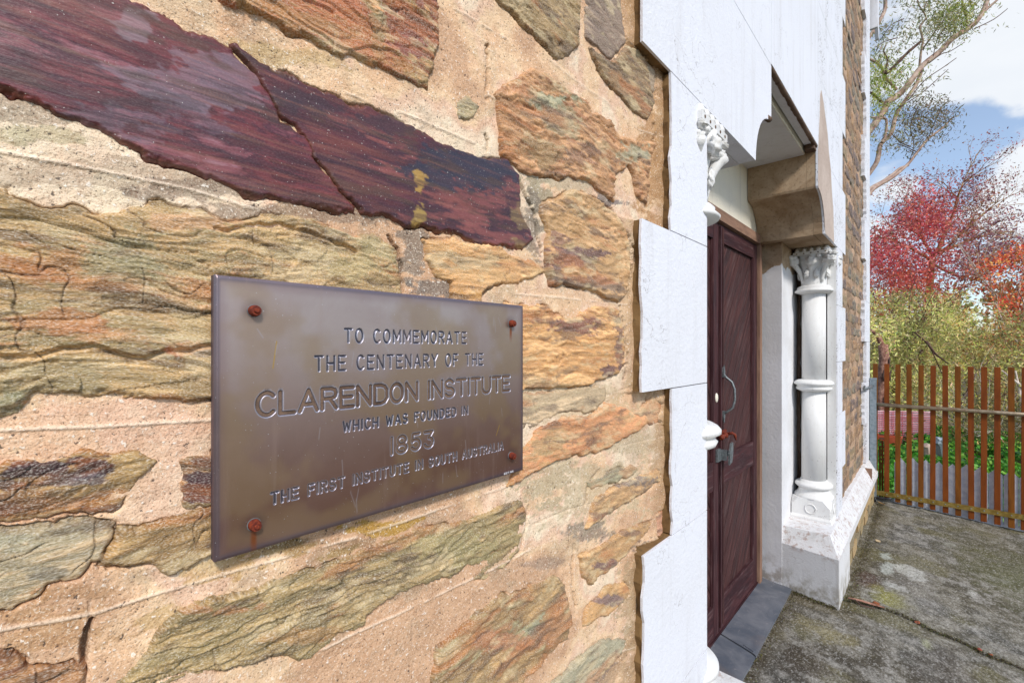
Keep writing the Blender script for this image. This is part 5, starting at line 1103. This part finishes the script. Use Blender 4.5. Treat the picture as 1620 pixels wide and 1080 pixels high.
limb('limb', [(1530, 45), (1528, 25), (1522, 8), (1524, -10)], (3, 2), dk_, .05)
for pts in ([(1526, 67), (1504, 81), (1489, 86), (1470, 100)], [(1513, 92), (1492, 107), (1462, 128), (1437, 159)], [(1594, 14), (1572, 31), (1541, 46)], [(1500, 110), (1478, 130), (1455, 150), (1420, 172)], [(1437, 259), (1446, 230), (1440, 200), (1452, 170)], [(1468, 220), (1478, 195), (1490, 170)], [(1410, 211), (1424, 225), (1440, 232)], [(1451, 241), (1432, 232), (1420, 228)], [(1395, 60), (1410, 40), (1430, 30)], [(1476, 90), (1484, 60), (1500, 40)], [(1385, 75), (1400, 66), (1420, 60)]):
    limb('twig', pts, (1.0, 1.6), dk_, rr.uniform(-.3, .3))
rs = np.random.RandomState(3); CL = []; CC = []
gum = [(136, 142, 96), (114, 118, 80), (158, 160, 118), (100, 98, 72), (166, 154, 114)]; gy_ = [(158, 168, 78), (136, 150, 62), (176, 176, 98), (110, 122, 56)]
brn = [(112, 100, 74), (90, 82, 66), (134, 122, 96), (120, 116, 84)]
for px, py, rx, ry, n, pal in [(1395, 140, 26, 26, 520, gy_), (1388, 112, 18, 22, 260, gy_), (1405, 85, 26, 24, 200, gum), (1440, 50, 26, 20, 130, gum), (1490, 25, 34, 20, 620, gum), (1515, 20, 26, 28, 480, gy_), (1480, 60, 24, 18, 200, gum), (1400, 50, 24, 16, 110, gum), (1450, 130, 34, 20, 180, gum), (1475, 185, 26, 26, 420, brn), (1440, 190, 24, 24, 260, brn), (1425, 215, 22, 18, 160, gum),
                               (1490, 178, 18, 14, 130, brn), (1500, 48, 24, 12, 220, gum), (1400, 170, 24, 16, 160, gy_), (1455, 215, 20, 20, 160, brn), (1400, 232, 12, 10, 60, gum), (1378, 205, 8, 20, 60, gum), (1520, -20, 60, 24, 600, gum), (1440, -10, 60, 20, 300, gum), (1370, 30, 16, 30, 90, gum), (1425, 108, 24, 14, 140, gy_)]:
    for q in range(n//3):
        # clumps hanging from twigs
        cx_, cy_ = rs.normal(px, rx*.72), rs.normal(py, ry*.72); D = D0+rs.uniform(-.6, .6); c0 = np.array(at_depth(cx_, cy_, D)); k = rs.randint(5, 10)
        CL.append(c0+rs.normal(size=(k, 3))*.11); CC.append(jitter_cols(pal, k, rs))
leaf_mesh('foliage', np.concatenate(CL), .115, np.concatenate(CC), GT, aspect=.22, droop=.55, seed=4)

# ---- generic crown filled from traced outline with depth
def in_poly(px, py, P): return poly_sdf(px, py, P) > 0
def crown(poly, D, thick, n, rs, clump=10, csz=.25, densf=None):
    P = np.array(poly, float); out_ = []; cp = []; need = n//clump
    while need > 0:
        px = rs.uniform(P[:, 0].min(), P[:, 0].max(), need*4); py = rs.uniform(P[:, 1].min(), P[:, 1].max(), need*4)
        ok = in_poly(px, py, P); dn = fbm(px*.05, py*.05, 7, 3)+.0
        ok &= rs.rand(len(px)) < ss(.30, .55, dn)*(densf(px, py) if densf else 1)
        px, py = px[ok][:need], py[ok][:need]
        for a, b in zip(px, py):
            c0 = np.array(at_depth(a, b, D+rs.uniform(-thick, thick))); out_.append(c0+rs.normal(size=(clump, 3))*csz); cp += [(a, b)]*clump
        need -= len(px)
    return np.concatenate(out_), np.array(cp)
# red ash
RT = thing('red_ash_tree', 'tall ash tree with crimson autumn leaves and half-bare top against the sky', 'tree'); D = 24.; rs = np.random.RandomState(9); rr = random.Random(9)
def to(px, py, D_=D): return at_depth(px, py, D_)
b0 = to(1462, 700, D); b0.z = -.3
L = Limbs(); L.add([b0, to(1466, 520), to(1472, 440), to(1475, 408)], [.22, .18, .15, .13], 9); L.done('trunk', MAT['bark_yellow'], RT)
L = Limbs(); tips = []
def big(pts, w, lev=2, ln=1.4):
    P = [to(a, b, D+rr.uniform(-.5, .5)) for a, b in pts]; L.add(P, [w[0]+(w[1]-w[0])*i/(len(P)-1) for i in range(len(P))], 7)
    for i in range(1, len(P)):
        for _ in range(3):
            d = (P[i]-P[i-1]).normalized()+Vector((rr.uniform(-1, 1), rr.uniform(-1, 1), rr.uniform(-.4, 1)))*.9; branch(L, P[i].copy(), d, ln*rr.uniform(.6, 1.1), w[1]*.8, lev, rr, tips, .7)
big([(1475, 408), (1484, 396), (1497, 364), (1509, 337), (1515, 312), (1524, 288)], (.12, .035))
big([(1484, 400), (1510, 390), (1540, 377), (1570, 369), (1605, 366)], (.09, .03))
big([(1478, 408), (1460, 380), (1452, 350), (1456, 318)], (.08, .03))
big([(1475, 412), (1445, 395), (1415, 380), (1392, 375)], (.08, .03))
big([(1474, 430), (1440, 430), (1400, 440)], (.08, .03)); big([(1488, 402), (1530, 360), (1560, 335), (1575, 322)], (.07, .025)); big([(1480, 420), (1520, 440), (1560, 425)], (.07, .025))
L.done('limb', MAT['bark_yellow'], RT)
P = [(1360, 395), (1385, 360), (1410, 340), (1440, 322), (1448, 296), (1462, 300), (1480, 292), (1500, 300), (1520, 272), (1534, 280), (1548, 278), (1552, 305), (1575, 330), (1592, 336), (1612, 362), (1630, 390), (1620, 415), (1590, 425), (1560, 420), (1530, 445), (1500, 465), (1480, 490), (1360, 500)]
C, cp = crown(P, D, 2.0, 22000, rs, 5, .34, lambda px, py: np.clip(1.0-.75*ss(1470, 1545, px)*ss(430, 370, py)-.25*ss(345, 315, py), .15, 1)*np.where((px > 1480) & (py > 410) & (py < 450) & (px < 1520), .3, 1))
n = len(C); redp = jitter_cols([(188, 82, 92), (172, 72, 86), (204, 112, 106), (154, 76, 90), (212, 142, 124), (196, 96, 80)], n, rs); purp = jitter_cols([(132, 92, 104), (156, 112, 112), (112, 84, 96), (176, 140, 112)], n, rs); org = jitter_cols([(200, 104, 60), (190, 88, 52), (170, 110, 60)], n, rs)
w = (ss(1480, 1550, cp[:, 0])*.9+rs.rand(n)*.25)[:, None].clip(0, 1); c = redp*(1-w)+purp*w; w = (ss(415, 470, cp[:, 1])*rs.rand(n))[:, None]; c = c*(1-w)+org*w
leaf_mesh('foliage', C, .15, c, RT, aspect=.45, seed=6)
tp = np.array([list(t) for t in tips]); k = rs.randint(0, len(tp), 6500); leaf_mesh('crown_tips', tp[k]+rs.normal(size=(6500, 3))*.14, .12, jitter_cols([(158, 60, 66), (128, 80, 84), (174, 128, 96), (110, 74, 80)], 6500, rs), RT, aspect=.4, seed=61)

def bushy(name, label, cat, D, poly, n, cols, leafsz, thick, seed, trunk=None, bark='bark_pale', aspect=.4, droop=0, clump=10, csz=.2, densf=None, limbs=()):
    T_ = thing(name, label, cat); rs = np.random.RandomState(seed); rr = random.Random(seed); L = Limbs()
    tx, tw = trunk; P = np.array(poly, float); top_ = P[:, 1].min(); b = at_depth(tx, 760, D); b.z = -.55
    mid = at_depth(tx+rr.uniform(-6, 6), (P[:, 1].mean()+P[:, 1].max())/2, D); L.add([b, b.lerp(mid, .5)+Vector((rr.uniform(-.1, .1), 0, 0)), mid], [tw, tw*.85, tw*.7], 8); L.done('trunk', MAT[bark], T_)
    L = Limbs(); tips = []
    for _ in range(6):
        q = at_depth(rs.uniform(P[:, 0].min()+15, P[:, 0].max()-15), rs.uniform(top_+20, P[:, 1].mean()), D+rs.uniform(-thick, thick)*.6); Q = wig(mid, q, 5, .18, rr); L.add(Q, [tw*.5*(1-.7*i/5) for i in range(6)], 6)
        for i in (2, 3, 4, 5): branch(L, Q[i].copy(), (q-mid).normalized()+Vector((rr.uniform(-1, 1), rr.uniform(-1, 1), rr.uniform(-.2, 1)))*.6, 1.0, tw*.16, 1, rr, tips, .7)
    for pts, w in limbs:
        L.add([at_depth(a, b_, D-thick*.9) for a, b_ in pts], [w*(1-.6*i/(len(pts)-1)) for i in range(len(pts))], 6)
    L.done('limb', MAT[bark], T_)
    C, cp = crown(poly, D, thick, n, rs, clump, csz, densf); m = len(C); cc = jitter_cols(cols, m, rs)
    # light and dark clumps
    cl = fbm(cp[:, 0]*.07, cp[:, 1]*.07, seed, 3); alt = jitter_cols([tuple(int(q*.62) for q in c_) for c_ in cols], m, rs); w = ss(.40, .62, cl)[:, None]; cc = cc*w+alt*(1-w)
    leaf_mesh('foliage', C, leafsz, cc, T_, aspect=aspect, droop=droop, seed=seed); return T_
bushy('orange_maple_tree', 'small tree with orange and coral autumn leaves at the right, before the red ash', 'tree', 18., [(1520, 440), (1545, 415), (1575, 405), (1600, 395), (1640, 380), (1700, 400), (1710, 560), (1640, 590), (1600, 560), (1570, 520), (1540, 480)], 9000, [(222, 112, 70), (226, 90, 66), (230, 146, 74), (206, 78, 62), (214, 160, 90)], .11, 1.5, 21, (1612, .09), 'bark_pale', .5,
      limbs=[([(1612, 640), (1600, 560), (1580, 510), (1560, 490)], .035), ([(1612, 600), (1625, 520), (1618, 470)], .035), ([(1606, 560), (1575, 480), (1545, 478), (1520, 470)], .025), ([(1612, 560), (1590, 600), (1560, 540)], .02)])
olive = [(208, 204, 124), (188, 190, 98), (226, 216, 146), (166, 172, 84), (230, 208, 154)]
bushy('wattle_shrub', 'feathery olive-yellow wattle behind the left half of the gate', 'shrub', 13.5, [(1350, 470), (1390, 462), (1425, 470), (1450, 462), (1480, 470), (1500, 490), (1515, 560), (1510, 640), (1505, 700), (1350, 700)], 30000, olive, .11, 1.6, 31, (1420, .07), 'bark_dark', .22, 0, 12, .16, None, [([(1465, 540), (1480, 560), (1500, 575)], .04), ([(1440, 520), (1470, 545), (1490, 590)], .025)])
bushy('wattle_shrub', 'broad olive-green wattle with orange sprays behind the right half of the gate', 'shrub', 14.5, [(1490, 480), (1520, 462), (1560, 476), (1600, 500), (1660, 500), (1720, 560), (1720, 740), (1640, 745), (1580, 745), (1520, 730), (1490, 650)], 32000, olive+[(214, 150, 96), (150, 150, 84)], .11, 1.6, 32, (1560, .08), 'bark_dark', .22, 0, 12, .16, None, [([(1500, 700), (1520, 640), (1545, 590), (1575, 560)], .03), ([(1590, 610), (1560, 600), (1535, 575)], .022), ([(1612, 700), (1600, 640), (1620, 600)], .025), ([(1545, 690), (1570, 645), (1590, 620)], .02)])
bushy('tangled_shrub', 'low tangle of dry twigs and dull green leaves at the foot of the right wattle', 'shrub', 9.8, [(1500, 640), (1540, 625), (1600, 640), (1680, 640), (1700, 730), (1600, 740), (1540, 725), (1500, 700)], 7000, [(150, 140, 84), (120, 118, 66), (180, 150, 96), (96, 100, 54)], .07, .8, 33, (1570, .03), 'bark_pale', .3, 0, 10, .14)
# far wood
rs = np.random.RandomState(50); C, cp = crown([(1300, 500), (1380, 476), (1450, 486), (1520, 470), (1600, 452), (1700, 440), (1900, 440), (1900, 640), (1300, 640)], 40, 4, 16000, rs, 8, .5)
leaf_mesh('far_wood', C, .5, jitter_cols([(118, 112, 62), (142, 118, 66), (96, 100, 56), (160, 120, 78)], len(C), rs), None, aspect=.6, seed=51)['kind'] = 'stuff'
# ground cover
rs = np.random.RandomState(60); n = 34000; x = rs.uniform(6.7, 15.5, n); y = -2.9+rs.rand(n)*3.9; m = fbm(x*1.2, y*1.2, 66, 3) > .36; x, y = x[m], y[m]; x0 = np.array(list(x)); z_ = hfun(x, y)+rs.uniform(.02, .22, len(x))+.10*fbm(x*2, y*2, 67, 2)
leaf_mesh('ground_cover', np.stack([x, y, z_], 1), .085, jitter_cols([(58, 112, 34), (76, 136, 42), (44, 88, 30), (120, 160, 60)], len(x), rs), None, aspect=.7, seed=62)['kind'] = 'stuff'
# stringybark trunk behind the gate hinge, pale trunk at the right edge
ST_ = thing('stringybark_tree', 'reddish shaggy-barked tree trunk rising behind the gate post', 'tree')
def trunk_at(T_, px, D, w, mat, ytop, seed):
    rr = random.Random(seed); b = at_depth(px, 700, D); b.z = -.6; t = at_depth(px+3, ytop, D); P = wig(b, t, 8, .025, rr); L = Limbs(); L.add(P, [w*(1.1-.25*i/8)*rr.uniform(.93, 1.07) for i in range(9)], 12); L.done('trunk', MAT[mat], T_)
    L = Limbs()
    for q in range(14):
        a = rr.uniform(0, 6.28); i = rr.randint(0, 6); p = P[i]+Vector((math.cos(a), math.sin(a), 0))*w*1.0; L.add([p, p+(P[i+1]-P[i])*.5, p+(P[i+2]-P[i])*.5+Vector((math.cos(a), math.sin(a), 0))*.03], [w*.16, w*.2, w*.06], 5)
    L.done('bark_strip', MAT['bark_dark'] if mat == 'bark_red' else MAT[mat], T_); return P
Pt = trunk_at(ST_, 1394, 11.0, .115, 'bark_red', 545, 1)
L = Limbs(); L.add([Pt[-1]-Vector((0, 0, .1)), Pt[-1]+Vector((.10, .10, .22)), Pt[-1]+Vector((.15, .28, .38))], [.07, .05, .03], 8); L.done('limb', MAT['bark_red'], ST_)
rs = np.random.RandomState(70); leaf_mesh('crown', np.array(Pt[-1]+Vector((.3, .15, .30)))+rs.normal(size=(700, 3))*np.array((.35, .30, .22)), .1, jitter_cols(olive, 700, rs), ST_, aspect=.3, seed=71)
PT_ = thing('pale_trunk_tree', 'sunlit whitish tree trunk low at the right behind the gate slats', 'tree'); Pt = trunk_at(PT_, 1613, 12.5, .11, 'bark_pale', 655, 2)
L = Limbs(); rr = random.Random(3)
for q in range(3): L.add([Pt[-1], Pt[-1]+Vector((rr.uniform(-.2, .2), rr.uniform(-.3, .3), .5)), Pt[-1]+Vector((rr.uniform(-.5, .5), rr.uniform(-.6, .6), 1.2))], [.07, .04, .02], 6)
L.done('limb', MAT['bark_pale'], PT_); leaf_mesh('crown', np.array(Pt[-1]+Vector((0, 0, 1.2)))+rs.normal(size=(500, 3))*.4, .09, jitter_cols(olive, 500, rs), PT_, aspect=.3, seed=72)
# pink netting over pale sheeting
NS = thing('netting_screen', 'pink and white netting screen standing in the garden behind the gate', 'screen')
D = 10.5; A0 = at_depth(1352, 690, D); A1 = at_depth(1474, 690, D); H0 = at_depth(1400, 649, D).z; HB = at_depth(1400, 692, D).z
bm = bmesh.new(); off = Vector((CT, ST, 0))*.03
for k in range(12):
    t = k/12; a = A0.lerp(A1, t)+off; b = A0.lerp(A1, (k+.96)/12)+off; tp_ = H0-.03*t
    vs_ = [bm.verts.new((p.x+o.x, p.y+o.y, z)) for o in (Vector(), off*.3) for p, z in ((a, HB-.35), (b, HB-.35), (b, tp_), (a, tp_))]
    for f in ((0, 1, 2, 3), (7, 6, 5, 4), (0, 4, 5, 1), (1, 5, 6, 2), (2, 6, 7, 3), (3, 7, 4, 0)): bm.faces.new([vs_[q] for q in f])
bm_obj('sheeting', bm, MAT['pinkwall'], NS)
bm = bmesh.new()
for k in range(15): z0 = HB-.1+(H0-HB+.08)*k/14; add_tube(bm, [(p.x, p.y, z0+random.uniform(-.006, .006)-.03*i/6) for i, p in enumerate([A0.lerp(A1, i/6) for i in range(7)])], .009, 5)
for k in range(9): p = A0.lerp(A1, k/8); add_tube(bm, [(p.x, p.y, HB-.35), (p.x, p.y, H0-.03*k/8)], .006, 5)
bm_obj('net', bm, MAT['net'], NS, kind='stuff')
OB = thing('orange_trough', 'orange plastic trough on the ground in front of the netting screen', 'trough'); p = at_depth(1398, 690, 9.5)
P8 = [(-.42, -.14), (.30, -.14), (.30, .14), (-.42, .14)]; bm = bmesh.new(); z0 = p.z-.16
lo_ = [bm.verts.new((p.x+b*.9, p.y-a*.9, z0)) for a, b in P8]; hi_ = [bm.verts.new((p.x+b, p.y-a, z0+.18)) for a, b in P8]; li_ = [bm.verts.new((p.x+b*.85, p.y-a*.92, z0+.18)) for a, b in P8]; fl = [bm.verts.new((p.x+b*.8, p.y-a*.85, z0+.03)) for a, b in P8]
for r0, r1 in ((lo_, hi_), (hi_, li_), (li_, fl)):
    for i in range(4): bm.faces.new([r0[i], r0[(i+1) % 4], r1[(i+1) % 4], r1[i]])
bm.faces.new(lo_[::-1]); bm.faces.new(fl); bm_obj('shell', bm, MAT['orange'], OB, .004)
bm = bmesh.new(); add_box(bm, p.x-.12, p.x+.12, p.y-.27, p.y+.37, -.62, z0); bm_obj('stand', bm, MAT['bark_dark'], OB, .01)
for i, (px, py, r_, lab) in enumerate([(1466, 706, .07, 'whitish garden rock in the ground cover, left of the angular grey one'), (1487, 700, .12, 'angular grey rock among the ground cover right of the netting'), (1478, 722, .05, 'small brown stone below the angular grey rock in the garden')]):
    p = at_depth(px, py, 8.2); bm = bmesh.new(); bmesh.ops.create_icosphere(bm, subdivisions=2, radius=r_); rr = random.Random(i)
    for v in bm.verts: v.co = v.co*rr.uniform(.8, 1.15); v.co.z *= .9
    h0 = float(hfun(np.array(p.x), np.array(p.y))); bmesh.ops.translate(bm, vec=p, verts=bm.verts)
    for v in bm.verts:
        if v.co.z < p.z-r_*.5: v.co.z = h0-.05
    bm_obj('rock', bm, (MAT['bark_gum'], MAT['galv'], MAT['umber'])[i], None, label=lab, category='rock')

# moss, grit and tiny weeds caught in the crack and along the foot of the plinth
rs = np.random.RandomState(80); Pm = []
cr = np.array(crack)
for i in range(1500):
    k = rs.randint(0, len(cr)-1); t = rs.rand(); q = cr[k]*(1-t)+cr[k+1]*t; Pm.append((q[0]+rs.normal()*.012, q[1]+rs.normal()*.014, 0))
for i in range(1500): Pm.append((rs.uniform(3.50, 6.2), .425-abs(rs.normal())*.03, 0))
for i in range(900):
    t = rs.rand(); Pm.append((3.505+.08*t-abs(rs.normal())*.02, .44+.44*t, 0))
for i in range(600): Pm.append((rs.uniform(2.0, 3.56), .685-abs(rs.normal())*.02, 0))
Pm = np.array(Pm); Pm[:, 2] = zg(Pm[:, 1])+rs.rand(len(Pm))*.010
leaf_mesh('moss_and_grit', Pm, .007, jitter_cols([(84, 86, 44), (66, 56, 42), (98, 94, 56), (54, 46, 36)], len(Pm), rs, .25, .1), None, aspect=.7, seed=81)['kind'] = 'stuff'
